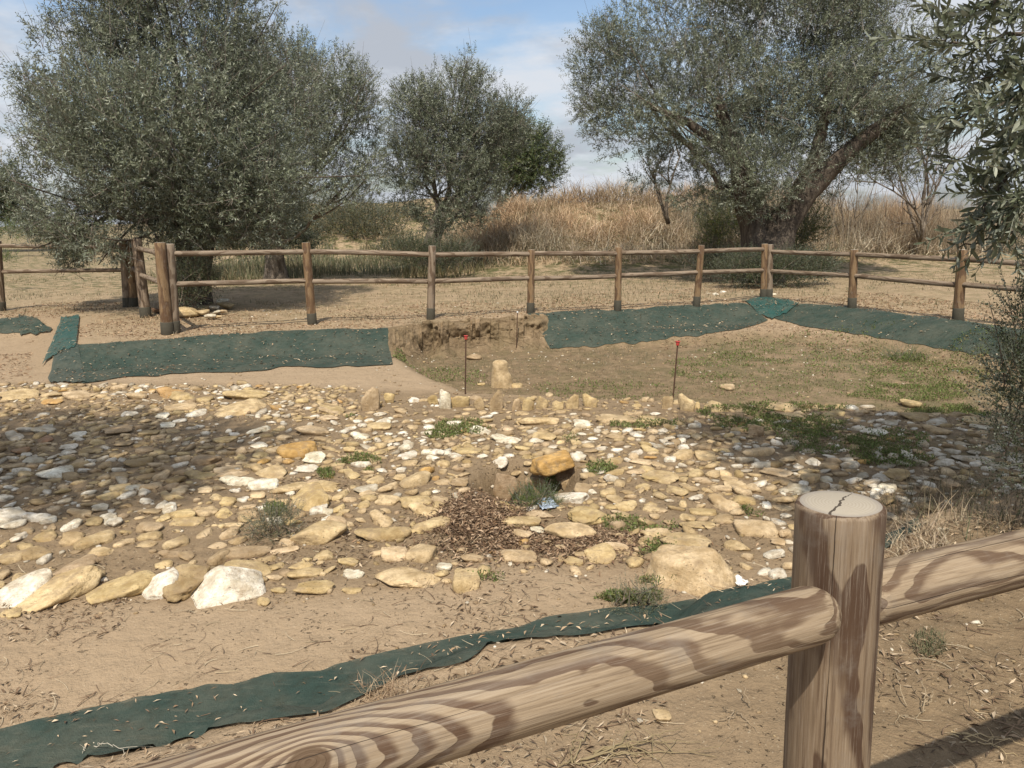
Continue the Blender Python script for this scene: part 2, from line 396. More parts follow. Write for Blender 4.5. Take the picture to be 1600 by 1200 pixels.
def m_wood(name, light, mid, dark, freq=70., wander=.07, knots=(), crack=True, zf=.9, cracks=((-1.75, .010),), grey=.35):
    m, g, b, o = mat_base(name)
    P = g.n('ShaderNodeTexCoord').outputs['Object']; rnd = g.m('MULTIPLY', g.n('ShaderNodeObjectInfo').outputs['Random'], 37.)
    x, y, z = g.sep(P)
    w = g.noise(g.comb(0., 0., z), zf, 3, .5, w=rnd, col=True)
    w2 = g.noise(g.v('MULTIPLY', P, (7., 7., 2.4)), 1., 4, .55, w=rnd, col=True)
    off = g.v('MULTIPLY', g.v('SUBTRACT', w, (.5, .5, .5)), (wander * 2.2, wander * 2.2, 0.))
    off2 = g.v('MULTIPLY', g.v('SUBTRACT', w2, (.5, .5, .5)), (.055, .055, 0.))
    Q = g.v('ADD', g.v('ADD', g.v('MULTIPLY', P, (1., 1., 0.)), off), off2)
    r = g.n('ShaderNodeVectorMath', operation='LENGTH'); g.put(r.inputs[0], Q); r = r.outputs['Value']
    kmask = None
    for (kx, ky, kz, ks) in knots:
        dv = g.v('MULTIPLY', g.v('SUBTRACT', P, (kx, ky, kz)), (1., 1., .62))
        ln = g.n('ShaderNodeVectorMath', operation='LENGTH'); g.put(ln.inputs[0], dv); ln = ln.outputs['Value']
        e = g.m('POWER', 2.718, g.m('MULTIPLY', ln, -1 / (ks * 1.0)))
        r = g.m('ADD', r, g.m('MULTIPLY', e, ks * 1.9))
        k = g.ramp(g.m('ADD', ln, g.m('MULTIPLY', g.m('SUBTRACT', g.noise(P, 60, 2), .5), .006)), ks * .62, ks * .5); kmask = k if kmask is None else g.m('MAXIMUM', kmask, k)
    fr = g.m('FRACT', g.m('MULTIPLY', r, freq))
    band = g.m('MULTIPLY', g.ramp(fr, .38, .68), g.ramp(fr, 1.0, .95))
    amt = g.ramp(g.noise(g.v('MULTIPLY', P, (3., 3., 1.)), 2., 3, .6, w=rnd), .3, .55, .62, 1.)
    streak = g.noise(g.v('MULTIPLY', P, (220., 220., 5.)), 1., 4, .6, w=rnd)
    c = g.mix(g.ramp(streak, .3, .7), light, mid)
    c = g.mix(g.m('MULTIPLY', band, amt), c, dark)
    long = g.noise(g.v('MULTIPLY', P, (70., 70., 1.3)), 1., 4, .7, w=rnd); c = g.mix(g.ramp(long, .5, .68, 0, .45), c, g.mix(.35, dark, (.05, .03, .02)))
    c = g.mix(g.ramp(long, .44, .32, 0, .15), c, g.mix(.5, light, (.5, .45, .38)))
    c = g.mix(g.ramp(g.noise(g.v('MULTIPLY', P, (30., 30., 1.6)), 1., 5, .65, w=rnd), .5, .75, 0, grey), c, (.36, .305, .24))
    c = g.mix(g.ramp(streak, .52, .68, 0, .5), c, g.mix(.5, dark, (.08, .05, .03)))
    fine = g.noise(g.v('MULTIPLY', P, (480., 480., 14.)), 1., 5, .75, w=rnd); c = g.mix(g.ramp(fine, .48, .70, 0, .5), c, (.085, .055, .034)); c = g.mix(g.ramp(fine, .50, .30, 0, .35), c, (.42, .36, .28))
    c = g.mix(g.ramp(g.noise(P, 14, 5, .7), .52, .72, 0, .35), c, (.21, .185, .155))
    h = g.m('SUBTRACT', g.m('ADD', g.m('MULTIPLY', streak, .5), g.m('MULTIPLY', fine, .35)), g.m('MULTIPLY', band, .35))
    if kmask is not None:
        c = g.mix(g.m('MULTIPLY', kmask, .9), c, (.10, .062, .034))
    if crack:
        ang = g.m('ARCTAN2', y, x)
        for i, (a0, wd) in enumerate(cracks):
            wb = g.m('MULTIPLY', g.m('SUBTRACT', g.noise(g.comb(0., 0., z), 3.5, 4, .6, w=g.m('ADD', rnd, 3.3 * i)), .5), .28)
            d = g.m('ABSOLUTE', g.m('SUBTRACT', g.m('SUBTRACT', ang, a0), wb))
            wz = g.m('MULTIPLY', g.ramp(g.noise(g.comb(0., 0., z), 2.0, 2, .5, w=g.m('ADD', rnd, 9.1 * i + 5)), .40, .58), wd)
            ck = g.m('LESS_THAN', d, wz)
            c = g.mix(g.m('MULTIPLY', ck, .9), c, (.035, .023, .015)); h = g.m('SUBTRACT', h, g.m('MULTIPLY', ck, 1.6))
    g.put(b.inputs['Base Color'], c); b.inputs['Roughness'].default_value = .72
    bump(g, b, h, .002, .8); return m

def m_endgrain(name, centre_off=(.0, .0)):
    m, g, b, o = mat_base(name)
    P = g.n('ShaderNodeTexCoord').outputs['Object']; x, y, z = g.sep(P)
    n = g.noise(P, 30, 4, .6)
    dx, dy = g.m('SUBTRACT', x, centre_off[0]), g.m('SUBTRACT', y, centre_off[1])
    r = g.m('SQRT', g.m('ADD', g.m('MULTIPLY', dx, dx), g.m('MULTIPLY', dy, dy)))
    r = g.m('ADD', r, g.m('MULTIPLY', n, .004))
    ring = g.ramp(g.m('FRACT', g.m('MULTIPLY', r, 230)), .3, .9)
    c = g.mix(g.m('MULTIPLY', ring, .35), (.38, .335, .265), (.26, .215, .155))
    c = g.mix(g.ramp(r, .040, .058), c, (.255, .225, .195))
    c = g.mix(g.ramp(n, .45, .7, 0, .35), c, (.37, .33, .27))
    # drying check running across the end
    yy = g.m('ADD', g.m('SUBTRACT', y, g.m('MULTIPLY', x, .3)), g.m('MULTIPLY', g.m('SUBTRACT', g.noise(P, 28, 3), .5), .03))
    ck = g.m('LESS_THAN', g.m('ABSOLUTE', yy), g.ramp(x, -.06, .062, .0006, .0022))
    ck = g.m('MULTIPLY', ck, g.m('GREATER_THAN', x, -.045))
    c = g.mix(g.m('MULTIPLY', ck, .9), c, (.04, .028, .02))
    g.put(b.inputs['Base Color'], c); b.inputs['Roughness'].default_value = .85
    bump(g, b, g.m('SUBTRACT', g.m('MULTIPLY', g.noise(P, 250, 3), .5), ck), .002, .8); return m

def m_bark(name, a, c_):
    m, g, b, o = mat_base(name)
    P = g.n('ShaderNodeNewGeometry').outputs['Position']
    n = g.noise(g.v('MULTIPLY', P, (9., 9., 2.2)), 1.6, 5, .65, dist=.6); n2 = g.noise(P, 30, 4, .6)
    c = g.mix(g.ramp(n, .35, .66), a, c_); c = g.mix(g.ramp(n2, .45, .75, 0, .5), c, (.05, .038, .028))
    g.put(b.inputs['Base Color'], c); b.inputs['Roughness'].default_value = .92
    bump(g, b, g.m('ADD', n, g.m('MULTIPLY', n2, .4)), .05, .9); return m

def m_plain(name, col, rough=.6, nscale=40, amt=.3, metal=0.):
    m, g, b, o = mat_base(name); P = g.n('ShaderNodeNewGeometry').outputs['Position']
    c = g.mix(g.ramp(g.noise(P, nscale, 4, .65), .4, .7, 0, amt), (*col, 1), tuple(q * .5 for q in col) + (1,))
    g.put(b.inputs['Base Color'], c); b.inputs['Roughness'].default_value = rough; b.inputs['Metallic'].default_value = metal
    bump(g, b, g.noise(P, nscale * 3, 3), .002, .5); return m

MAT = dict(
    soil=m_ground(), stone=m_stone('limestone', 'obj'), rubble=m_stone('limestone_rubble', 'attr'), net=m_net(),
    leaf=m_tint('olive_leaf', .5, .18, (.23, .25, .20, 1)), straw=m_tint('dry_straw', .8, .25), litter=m_tint('leaf_litter', .85),
    weed=m_tint('weed_leaf', .6, .25), twig=m_tint('grey_twig', .9),
    wood=m_wood('weathered_pine', (.335, .255, .168, 1), (.26, .192, .12, 1), (.098, .057, .033, 1), freq=125, knots=((-.0375, .012, .0, .026),), cracks=((-1.1, .016), (.4, .014), (2.2, .016), (-2.4, .012))),
    post=m_wood('pine_post', (.25, .185, .12, 1), (.185, .13, .082, 1), (.075, .042, .025, 1), freq=85, wander=.06, zf=.55, cracks=((-1.62, .016), (-1.15, .013), (-2.3, .008), (.5, .02)), grey=.3),
    grey=m_wood('grey_pine', (.30, .235, .17, 1), (.235, .175, .12, 1), (.12, .08, .05, 1), freq=50, cracks=((-1.6, .05), (.3, .04))),
    honey=m_wood('honey_pine', (.27, .175, .09, 1), (.20, .125, .062, 1), (.11, .06, .03, 1), freq=50, cracks=((-1.6, .05),), grey=.15),
    endg=m_endgrain('end_grain'), sleeve=m_plain('post_sleeve', (.075, .068, .05), .8),
    bark=m_bark('olive_bark', (.27, .225, .175), (.11, .085, .062)), darkbark=m_bark('dark_bark', (.13, .105, .08), (.06, .047, .036)),
    iron=m_plain('rusty_iron', (.09, .05, .032), .8), red=m_plain('red_plastic', (.50, .07, .06), .4), white=m_plain('white_plastic', (.75, .75, .72), .5),
    blue=m_plain('pale_blue_cloth', (.42, .49, .58), .9, 25, .35),
)

# ------------------------------------------------------------------ ground sheet
def axis_vals(lo, hi, step, far0, far1, grow=1.14):
    mid = list(np.arange(lo, hi, step)); a = []; s = step; v = lo
    while v > far0: s *= grow; v -= s; a.append(v)
    b = []; s = step; v = mid[-1]
    while v < far1: s *= grow; v += s; b.append(v)
    return np.array(a[::-1] + mid + b)
gxs = axis_vals(-5.6, 6.4, .05, -700, 700, 1.10); gys = axis_vals(1.2, 13.2, .046, -60, 1500, 1.06)
GX, GY = np.meshgrid(gxs, gys)
GZ = ground(GX, GY)
STONE_PX = [(-420, 610), (0, 598), (200, 598), (450, 602), (700, 612), (1000, 622), (1250, 636), (1560, 652), (1800, 668), (1900, 740), (1640, 770), (1460, 812), (1240, 885), (1150, 915), (1000, 900),
            (760, 885), (640, 920), (470, 930), (420, 935), (0, 945), (-420, 1010)]
STONE_W = np.array([tuple(plane_hit(x, y, -.24))[:2] for x, y in STONE_PX])
sdst = poly_sd(STONE_W, GX, GY); sdp = poly_sd(RIMN, GX, GY); sdsub = poly_sd(SUB, GX, GY)
z0 = np.clip(sm(-.25, .25, sdst) * .72, 0, 1)
z0 = np.maximum(z0, sm(-.1, .2, sdsub) * (.95 - .3 * sm(1, 5, GX)))
z0 = np.maximum(z0, sm(1., 0, sdp) * sm(0, .1, sdp) * .35)
z0 = np.maximum(z0, sm(1.2, .8, np.hypot((GX - CIST.x) / .42, (GY - CIST.y) / .4)))  # shade inside the hollow, put into the soil colour as dark brown
z0 = np.maximum(z0, (sdp < -.05) * (GY < 4.5) * (.5 + .35 * sm(.2, 1.2, GX)))
z1 = sm(.1, -.3, sdp) * sm(7, 8.5, GY) * (1 + .8 * sm(19, 21, GY))
z2 = sm(29, 31, GY) * (1 - sm(-3, -1, GX)) + sm(-.2, .5, sdsub) * (.3 + .25 * sm(1, 4, GX)) + sm(16, 19, GY) * .6 + sm(.1, -1, sdp) * sm(11, 13, GY) * .35 + sm(0, .5, sdst) * sm(1.5, 3.5, GX) * .4
ny, nx = GX.shape
idx = np.arange(ny * nx).reshape(ny, nx)
Fg = np.stack([idx[:-1, :-1], idx[:-1, 1:], idx[1:, 1:], idx[1:, :-1]], -1).reshape(-1, 4)
gr = mesh_np('ground', np.stack([GX, GY, GZ], -1).reshape(-1, 3), Fg, MAT['soil'], smooth=True,
             tint=np.stack([z0, z1, np.clip(z2, 0, 1)], -1).reshape(-1, 3))
tag(gr, 'sandy brown excavated ground with a shallow pit and dry field', kind='structure')

def ground(x, y, fine=True):
    """fast lookup in the finished sheet"""
    x = np.asarray(x, float); y = np.asarray(y, float)
    i = np.clip(np.searchsorted(gxs, x) - 1, 0, len(gxs) - 2); j = np.clip(np.searchsorted(gys, y) - 1, 0, len(gys) - 2)
    u = (x - gxs[i]) / (gxs[i + 1] - gxs[i]); v = (y - gys[j]) / (gys[j + 1] - gys[j])
    return (GZ[j, i] * (1 - u) + GZ[j, i + 1] * u) * (1 - v) + (GZ[j + 1, i] * (1 - u) + GZ[j + 1, i + 1] * u) * v
# ------------------------------------------------------------------ stones
def ico(sub):
    import bmesh
    bm = bmesh.new(); bmesh.ops.create_icosphere(bm, subdivisions=sub, radius=1)
    V = np.array([v.co[:] for v in bm.verts]); F = np.array([[v.index for v in f.verts] for f in bm.faces]); bm.free(); return V, F
ICO = {k: ico(k) for k in (1, 2, 3, 4, 5)}
def rock(sub, seed, sharp=.75, rough=.08, square=.0, pits=.0, planes=None, few=11):
    V, F = ICO[sub]; r = np.random.default_rng(seed)
    n = r.normal(size=(few, 3)); n /= np.linalg.norm(n, axis=1)[:, None]
    if square:
        n = np.concatenate([n[:4], np.eye(3), -np.eye(3)]) + r.normal(size=(10, 3)) * .12; n /= np.linalg.norm(n, axis=1)[:, None]
    d = r.uniform(sharp, 1.0, len(n))
    if square: d[4:] = r.uniform(.62, .78, 6); d[:4] = r.uniform(.85, 1.05, 4)
    n = np.concatenate([n, [[r.normal(0, .12), r.normal(0, .12), 1.]]]); d = np.append(d, .62)
    if planes is not None:
        n = np.array([q[:3] for q in planes], float); d = np.array([q[3] for q in planes], float) * np.linalg.norm(n, axis=1); 
        d = d / np.linalg.norm(n, axis=1); n /= np.linalg.norm(n, axis=1)[:, None]
    dt = V @ n.T; rad = np.where(dt > .05, d / np.maximum(dt, .05), 9)
    k = 17.; rad = -np.log(np.exp(-k * rad).sum(1)) / k           # soft minimum
    o = seed * 3.17
    rad = np.minimum(rad, 1.15) * (1 + rough * 2 * (fbm(V[:, 0] * 1.7 + o, V[:, 1] * 1.7, V[:, 2] * 1.7, seed, 3) - .5))
    if sub >= 3: rad = rad + .06 * (fbm(V[:, 0] * 6 + o, V[:, 1] * 6, V[:, 2] * 9, seed + 5, 3) - .5)
    if pits:
        q = fbm(V[:, 0] * 5 + o, V[:, 1] * 5, V[:, 2] * 5, seed + 9, 2); rad = rad - pits * sm(.60, .74, q)
    W = V * rad[:, None]
    ext = np.abs(W).max(0); W = W / ext
    return W, F
LIB = [mesh_np('stone', *rock(3, 100 + i, .42, .24, square=(i % 5 == 0), few=6 + i % 4), MAT['stone'], smooth=True, link=False) for i in range(16)]
CLR = {'t': (.56, .44, .275), 'd': (.42, .32, .20), 'o': (.54, .35, .15), 'w': (.78, .74, .65), 'g': (.53, .49, .41), 'r': (.33, .20, .13), 'b': (.36, .27, .18)}
def stone_geom(x0, y0, x1, y1, up=False, zp=None, flat=.5):
    xc = (x0 + x1) / 2
    P = hit(xc, y1 - 1) if zp is None else plane_hit(xc, y1, zp)
    dp = P.dot(CF) - CAM_H * CF.z if False else (P - Vector((0, 0, CAM_H))).dot(CF)
    w = (x1 - x0) * dp / FPX; h = (y1 - y0) * dp / FPX
    th = math.atan2(CAM_H - P.z, math.hypot(P.x, P.y))
    if up: H = h / math.cos(th) * .95; L = max(.45 * w, .3 * H)
    else:
        H = max(.014, min(flat * h * .8, .36 * w)); w *= 1.13; L = min(max((h - H * math.cos(th) * .8) / (.82 * math.sin(th)), .5 * w), 1.25 * w)
    dirn = Vector((P.x, P.y, 0)).normalized()
    C = P + dirn * (L * .42)
    return P, C, w, L, H
taken = []      # (x, y, r) of every stone
def add_stone(b, col, parent=None, up=False, name='stone', label=None, cat=None, group=None, me=None, seed=None, zp=None, flat=.5, yaw=None, tilt=0., zoff=0.):
    P, C, w, L, H = stone_geom(*b, up=up, zp=zp, flat=flat)
    rd = random.Random(int(b[0] * 31 + b[1] * 7)) 
    yaw = rd.uniform(-.35, .35) if yaw is None else yaw
    az = math.atan2(-P.x, P.y)
    emb = (.42 if parent is not None else .32) if flat < 1.2 else .15
    zg = gz(C.x, C.y) if zp is None else zp
    zg = min(zg, P.z + .03) if zp is None else zg
    hz = H / (2 * (1 - emb))
    Mw = Matrix.Translation((C.x, C.y, zg + H - hz + zoff)) @ Matrix.Rotation(az + yaw, 4, 'Z') @ Matrix.Rotation(tilt, 4, 'Y') @ Matrix.Rotation(rd.uniform(-.1, .1), 4, 'X') @ Matrix.Diagonal((w * .5, L * .5, hz, 1))
    o = new(name, me or LIB[rd.randrange(16)], Mw, parent)
    v = rd.uniform(.88, 1.1); c = CLR[col]
    o.color = (min(.82, c[0] * v), min(.8, c[1] * v), c[2] * v * (rd.uniform(.85, 1.08) if col not in 'wg' else rd.uniform(.94, 1.02)), 1)
    taken.append((C.x, C.y, max(w, L) * .5, w * .5, L * .5))
    if cat: tag(o, label, cat, group)
    return o
def hero(b, col, label, up=False, seed=1, sharp=.7, rough=.1, square=0., pits=0., cat='stone', name='boulder', group=None, sub=4, **k):
    me = mesh_np(name, *rock(sub, seed, sharp, rough, square, pits, k.pop('planes', None)), MAT['stone'], smooth=True, link=False)
    return add_stone(b, col, None, up, name, label, cat, group, me=me, **k)

KG = 'large stones edging the near side of the rubble'
hero((-12, 903, 82, 944), 'w', 'long whitish slab at the left end of the near row of edging stones', seed=3, tilt=-.25, yaw=.25, group=KG, flat=.6)
hero((30, 896, 160, 947), 't', 'long tan slanting slab between two others in the near edging row', seed=4, pits=.05, tilt=-.2, yaw=.28, group=KG, flat=.6)
hero((133, 899, 238, 940), 't', 'flat tan slab left of the narrow white wedge stone', seed=5, tilt=-.12, yaw=.15, group=KG, flat=.6)
hero((212, 893, 281, 938), 'w', 'narrow white wedge stone leaning beside the pitted tan rock', seed=6, tilt=-.5, yaw=.3, group=KG, flat=.7)
hero((248, 885, 326, 940), 'd', 'rough pitted tan rock tight against the big white boulder', seed=7, pits=.14, rough=.2, tilt=-.2, group=KG, flat=.75)
hero((300, 882, 409, 942), 'w', 'big smooth white triangular boulder, largest white stone', seed=23, sharp=.62, rough=.06, group=KG, flat=1.1, yaw=.05, planes=[(-.75, -.1, .62, .50), (.50, -.05, .80, .52), (1, 0, .1, .95), (-1, 0, 0, 1.), (0, -1, .38, .55), (0, 1, .3, .6), (0, 0, -1, .4), (.1, -.2, 1, .62), (.6, -.7, .5, .75)])
hero((353, 873, 424, 906), 't', 'long rounded tan stone just behind the big white boulder', seed=9, tilt=.25, pits=.06, group=KG, flat=.7)
hero((588, 878, 688, 924), 't', 'broad flat tan slab left of the squarish upright block', seed=10, pits=.05, group=KG, flat=.45)
hero((706, 879, 751, 923), 't', 'squarish tan block standing in front of the brown leaf heap', seed=12, square=1, group=KG, flat=.85, yaw=.1)
hero((1008, 850, 1143, 924), 't', 'largest flat tan slab beside the near green netting', seed=14, sharp=.6, pits=.04, group=KG, flat=.8, yaw=-.25, planes=[(-1, .1, .2, .85), (.62, -.2, .62, .66), (1, 0, .1, .98), (0, -1, .45, .6), (0, 1, .2, .7), (0, 0, -1, .4), (-.12, -.1, 1, .55), (-.7, -.6, .4, .8), (.5, .8, .3, .8)])
hero((635, 847, 683, 879), 't', 'rounded tan boulder at the lower left of the brown leaf heap', seed=15, flat=.7)
hero((437, 686, 507, 716), 'o', 'orange pointed slab lying among pale rubble', seed=16, sharp=.6, flat=.8)
hero((459, 813, 542, 850), 't', 'smooth tan domed boulder half buried right of a green tuft', seed=17, rough=.05, flat=.75)
hero((459, 752, 518, 795), 't', 'tilted tan slab propped above the domed boulder', seed=18, flat=.6, tilt=-.3, yaw=.4)
hero((830, 711, 899, 741), 'o', 'orange capstone overhanging the small stone-lined hollow', seed=20, square=1, flat=.85, zp=-.235, tilt=-.2, zoff=.03, yaw=.2)
hero((866, 768, 922, 792), 'w', 'white block lying at the right lip of the hollow', seed=21, square=1, flat=.9, zp=-.25, tilt=-.2)
hero((885, 785, 950, 820), 't', 'tan stone with a round hole in front of the white block', seed=22, pits=.2, flat=.7)
hero((853, 814, 928, 845), 't', 'wide domed tan stone below the holed stone', seed=24, rough=.06, flat=.7)
hero((915, 848, 962, 880), 't', 'chunky tan boulder left of the largest flat slab', seed=26, flat=.75)
hero((1167, 655, 1194, 682), 'd', 'small triangular stone standing in the green ground cover', seed=28, up=True, sharp=.55)
hero((1405, 621, 1437, 640), 't', 'lone rounded tan boulder on the grassy pit floor', seed=29, flat=.9)
hero((1126, 597, 1150, 611), 't', 'small pale stone alone in the middle of the pit floor', seed=30, flat=.8, sub=3)
hero((729, 551, 751, 564), 'd', 'flat tan stone on the pit floor beside the left red-capped rod', seed=31, flat=.7, sub=3)
hero((800, 598, 816, 606), 't', 'small pale block right of the standing stone', seed=33, flat=.9, sub=3, square=1)
hero((746, 596, 758, 604), 't', 'small rounded stone left of the standing stone', seed=34, flat=.9, sub=3)
hero((1338, 466, 1339, 467), 't', 'x', seed=1, sub=2) if False else None
# standing column stub with a broken shoulder
def standing_stone():
    P = hit(782, 607); dp = (P - Vector((0, 0, CAM_H))).dot(CF); s = dp / FPX
    n, m_ = 40, 40; V = []
    H = 43 * s; W = 14.5 * s
    for j in range(n):
        t = j / (n - 1); z = t * H * 1.12 - H * .12
        prof = (1.1 - .28 * t) * math.sqrt(max(0, 1 - max(0, (t - .86) / .14) ** 2.4)) 
        for i in range(m_):
            a = i / m_ * 2 * math.pi; ca, sa = math.cos(a), math.sin(a)
            r = W * prof * (1 + .06 * (fbm(ca * 1.5 + 4, sa * 1.5, t * 4, 3, 3) - .5))
            if ca > .25: r *= 1 + .24 * min(1, (ca - .25) * 2) * float(sm(.62, .42, t))
            r += W * .05 * float(fbm(ca * 4, sa * 4, t * 10, 6, 2) - .5)
            V.append((P.x + r * ca, P.y + W + r * sa * .85, P.z + z))
    V = np.array(V); V[-m_:, :2] = V[-m_:, :2].mean(0)
    i = np.arange(n - 1)[:, None] * m_; j = np.arange(m_)[None]; j2 = (j + 1) % m_
    F = np.stack([i + j, i + j2, i + m_ + j2, i + m_ + j], -1).reshape(-1, 4)
    V = V - np.array(tuple(P))
    me = mesh_np('standing_stone', V, F, MAT['stone'], smooth=True, link=False)
    o = new('standing_stone', me, Matrix.Translation(P)); o.color = (*CLR['t'], 1)
    tag(o, 'upright rounded tan column stub with a broken right shoulder in the pit', 'standing stone')
standing_stone()

# row of upright kerb stones along the pit edge
kr = thing('kerb_row', hit(790, 640), 'row of upright tan kerb stones set along the far edge of the rubble', 'stone row')
for b, c, u in [((566, 611, 598, 643), 't', 1), ((600, 614, 616, 630), 't', 1), ((640, 617, 660, 630), 'w', 0), ((666, 614, 683, 632), 't', 1), ((687, 611, 706, 640), 'w', 1),
                ((705, 614, 737, 636), 't', 1), ((738, 616, 756, 640), 't', 1), ((765, 613, 791, 642), 't', 1), ((799, 616, 818, 640), 't', 1), ((817, 619, 838, 642), 't', 1),
                ((838, 623, 857, 640), 't', 1), ((863, 623, 882, 640), 't', 1), ((885, 621, 908, 639), 't', 1), ((908, 621, 933, 637), 't', 1),
                ((1035, 618, 1050, 640), 't', 1), ((1057, 620, 1085, 642), 't', 1), ((1083, 625, 1092, 638), 't', 1)]:
    add_stone((b[0] - 2, b[1] - 4, b[2] + 2, b[3] + 1), c, kr, up=bool(u), name='kerb_stone')
# slabs lining the hollow
cs = thing('stone_cist', CIST, 'small hollow lined with upright brown slabs under the orange capstone', 'stone cist')
for x, yt, yb, wpx, lean, ry, c in [(789, 731, 776, 40, .22, .10, 'b'), (891, 737, 772, 30, .12, -.15, 'd'), (912, 745, 773, 24, .1, .3, 'b'), (748, 742, 766, 26, .15, -.3, 'b'), (850, 742, 766, 60, .1, .0, 'b')]:
    P = plane_hit(x, yb, -.42); T = at_y(x, yt, P.y); dp = (P - Vector((0, 0, CAM_H))).dot(CF); w = wpx * dp / FPX; H = (T - P).length
    me = mesh_np('slab', *rock(4, int(x), .55, .10), MAT['stone'], smooth=True, link=False)
    o = new('slab', me, Matrix.Translation(P.lerp(T, .45)) @ Matrix.Rotation(-lean, 4, 'X') @ Matrix.Rotation(ry, 4, 'Y') @ Matrix.Diagonal((w * .52, .035, H * .56, 1)), cs)
    o.color = (*CLR[c], 1)
pav = thing('rubble_pavement', hit(800, 760), 'uneven excavated floor of tan and white rubble stones set in brown soil', 'stone floor')
L6 = [(380,730,565,810,'t'),(260,850,500,925,'d'),(180,435,320,500,'w'),(95,245,170,285,'w'),(165,245,255,295,'g'),(20,275,110,320,'g'),(330,265,395,310,'w'),(475,250,600,300,'d'),(645,340,750,380,'d'),(910,355,1040,440,'b'),
 (0,625,105,700,'w'),(125,635,215,705,'w'),(195,645,265,705,'w'),(300,690,380,740,'w'),(55,735,130,785,'w'),(0,690,105,730,'w'),(425,600,495,655,'g'),(770,755,900,815,'t'),(645,695,755,755,'t'),(1025,485,1165,535,'w'),(1165,495,1280,550,'w'),(1170,440,1315,500,'t'),
 (855,465,985,505,'t'),(1365,435,1465,470,'w'),(1405,375,1500,430,'w'),(1450,605,1530,660,'w'),(915,605,1000,670,'t'),(1150,320,1230,360,'w'),(1155,245,1250,290,'w'),(870,180,975,215,'w'),(1035,170,1120,210,'w'),(1055,80,1250,140,'t'),
 (810,65,915,140,'t'),(720,60,845,125,'o'),(920,80,990,145,'t'),(600,75,685,135,'t'),(530,50,605,85,'t'),(205,92,315,125,'t'),(205,125,290,155,'o'),(320,80,410,130,'t'),(410,95,465,125,'t'),(0,90,160,138,'t'),(780,150,900,185,'t'),(990,135,1270,200,'t'),
 (725,190,780,225,'w'),(810,210,870,240,'w'),(740,235,805,265,'w'),(860,250,910,280,'w'),(905,248,940,268,'w'),(1240,225,1280,250,'w'),(1000,290,1100,330,'t'),(1290,275,1365,320,'t'),(1395,240,1520,310,'t'),(1415,155,1445,180,'w'),(1445,190,1485,222,'w'),(1485,150,1600,205,'t'),(1310,100,1370,140,'t'),(1370,105,1430,150,'t'),
 (100,400,190,440,'g'),(60,360,130,390,'r'),(175,290,260,330,'r'),(280,335,355,370,'w'),(295,362,372,388,'w'),(380,360,470,385,'d'),(430,310,500,345,'t'),(570,185,640,215,'w'),(645,215,705,245,'t'),(650,270,730,300,'d'),(775,265,840,292,'t'),(530,325,610,352,'d'),
 (20,430,105,462,'d'),(0,470,50,505,'g'),(90,530,170,560,'d'),(0,545,75,605,'w'),(385,545,440,575,'w'),(460,420,530,450,'d'),(520,460,590,500,'d'),(580,395,695,440,'d'),(640,465,720,505,'d'),(720,460,790,510,'t'),(520,520,600,555,'t'),(590,525,660,555,'g'),
 (540,545,600,575,'t'),(660,575,720,615,'w'),(720,600,790,640,'w'),(755,615,835,660,'w'),(740,560,810,600,'t'),(800,545,860,575,'t'),(915,540,980,570,'t'),(985,530,1060,555,'t'),(980,560,1040,600,'t'),(1030,580,1090,620,'t'),(1105,565,1155,605,'w'),(1025,465,1160,495,'t'),
 (1005,440,1115,470,'t'),(1090,385,1150,415,'t'),(1160,375,1235,405,'t'),(1240,345,1310,380,'t'),(855,445,915,465,'t'),(800,640,905,690,'t'),(810,680,930,715,'t'),(720,665,810,695,'t'),(620,670,665,695,'t'),(675,635,750,670,'t'),(475,640,540,700,'w'),(490,665,570,720,'w'),
 (400,665,470,725,'d'),(325,635,410,680,'t'),(220,695,270,735,'t'),(920,625,1000,668,'t'),(1005,640,1085,690,'t'),(1105,645,1165,700,'t'),(1040,700,1120,725,'t'),(1030,725,1115,780,'t'),(915,730,990,770,'t'),(955,795,1040,825,'t'),(540,778,645,812,'t'),(620,790,715,822,'t'),(150,735,250,790,'d'),(300,740,380,800,'d'),
 (0,770,50,815,'t'),(10,830,105,885,'t'),(110,815,220,870,'d'),(430,815,545,860,'t'),(740,825,830,865,'d'),(835,820,900,880,'d'),(975,825,1080,900,'d'),(1060,810,1240,860,'d'),(1160,855,1290,885,'d'),(1220,880,1330,920,'t'),(1260,815,1370,840,'t'),(1310,675,1420,710,'t'),(1240,675,1310,710,'w'),
 (1120,610,1200,640,'t'),(1190,615,1240,645,'w'),(1250,600,1330,640,'t'),(1265,510,1430,560,'t'),(1345,570,1440,600,'t'),(1330,545,1370,578,'w'),(1165,560,1225,590,'t'),(1440,510,1600,540,'t'),(1540,590,1600,650,'t'),(1520,650,1600,720,'t'),(1350,905,1505,962,'t'),(1365,975,1535,1052,'t'),
 (1265,1005,1330,1040,'t'),(1195,1035,1250,1082,'t'),(1240,950,1310,980,'t'),(695,940,740,968,'w'),(470,955,505,980,'w'),(355,915,410,942,'w'),(570,925,625,950,'t'),(20,1100,95,1135,'t'),(70,930,140,975,'t'),(1455,875,1500,900,'t'),(1325,890,1440,915,'t'),(1580,860,1605,910,'w')]
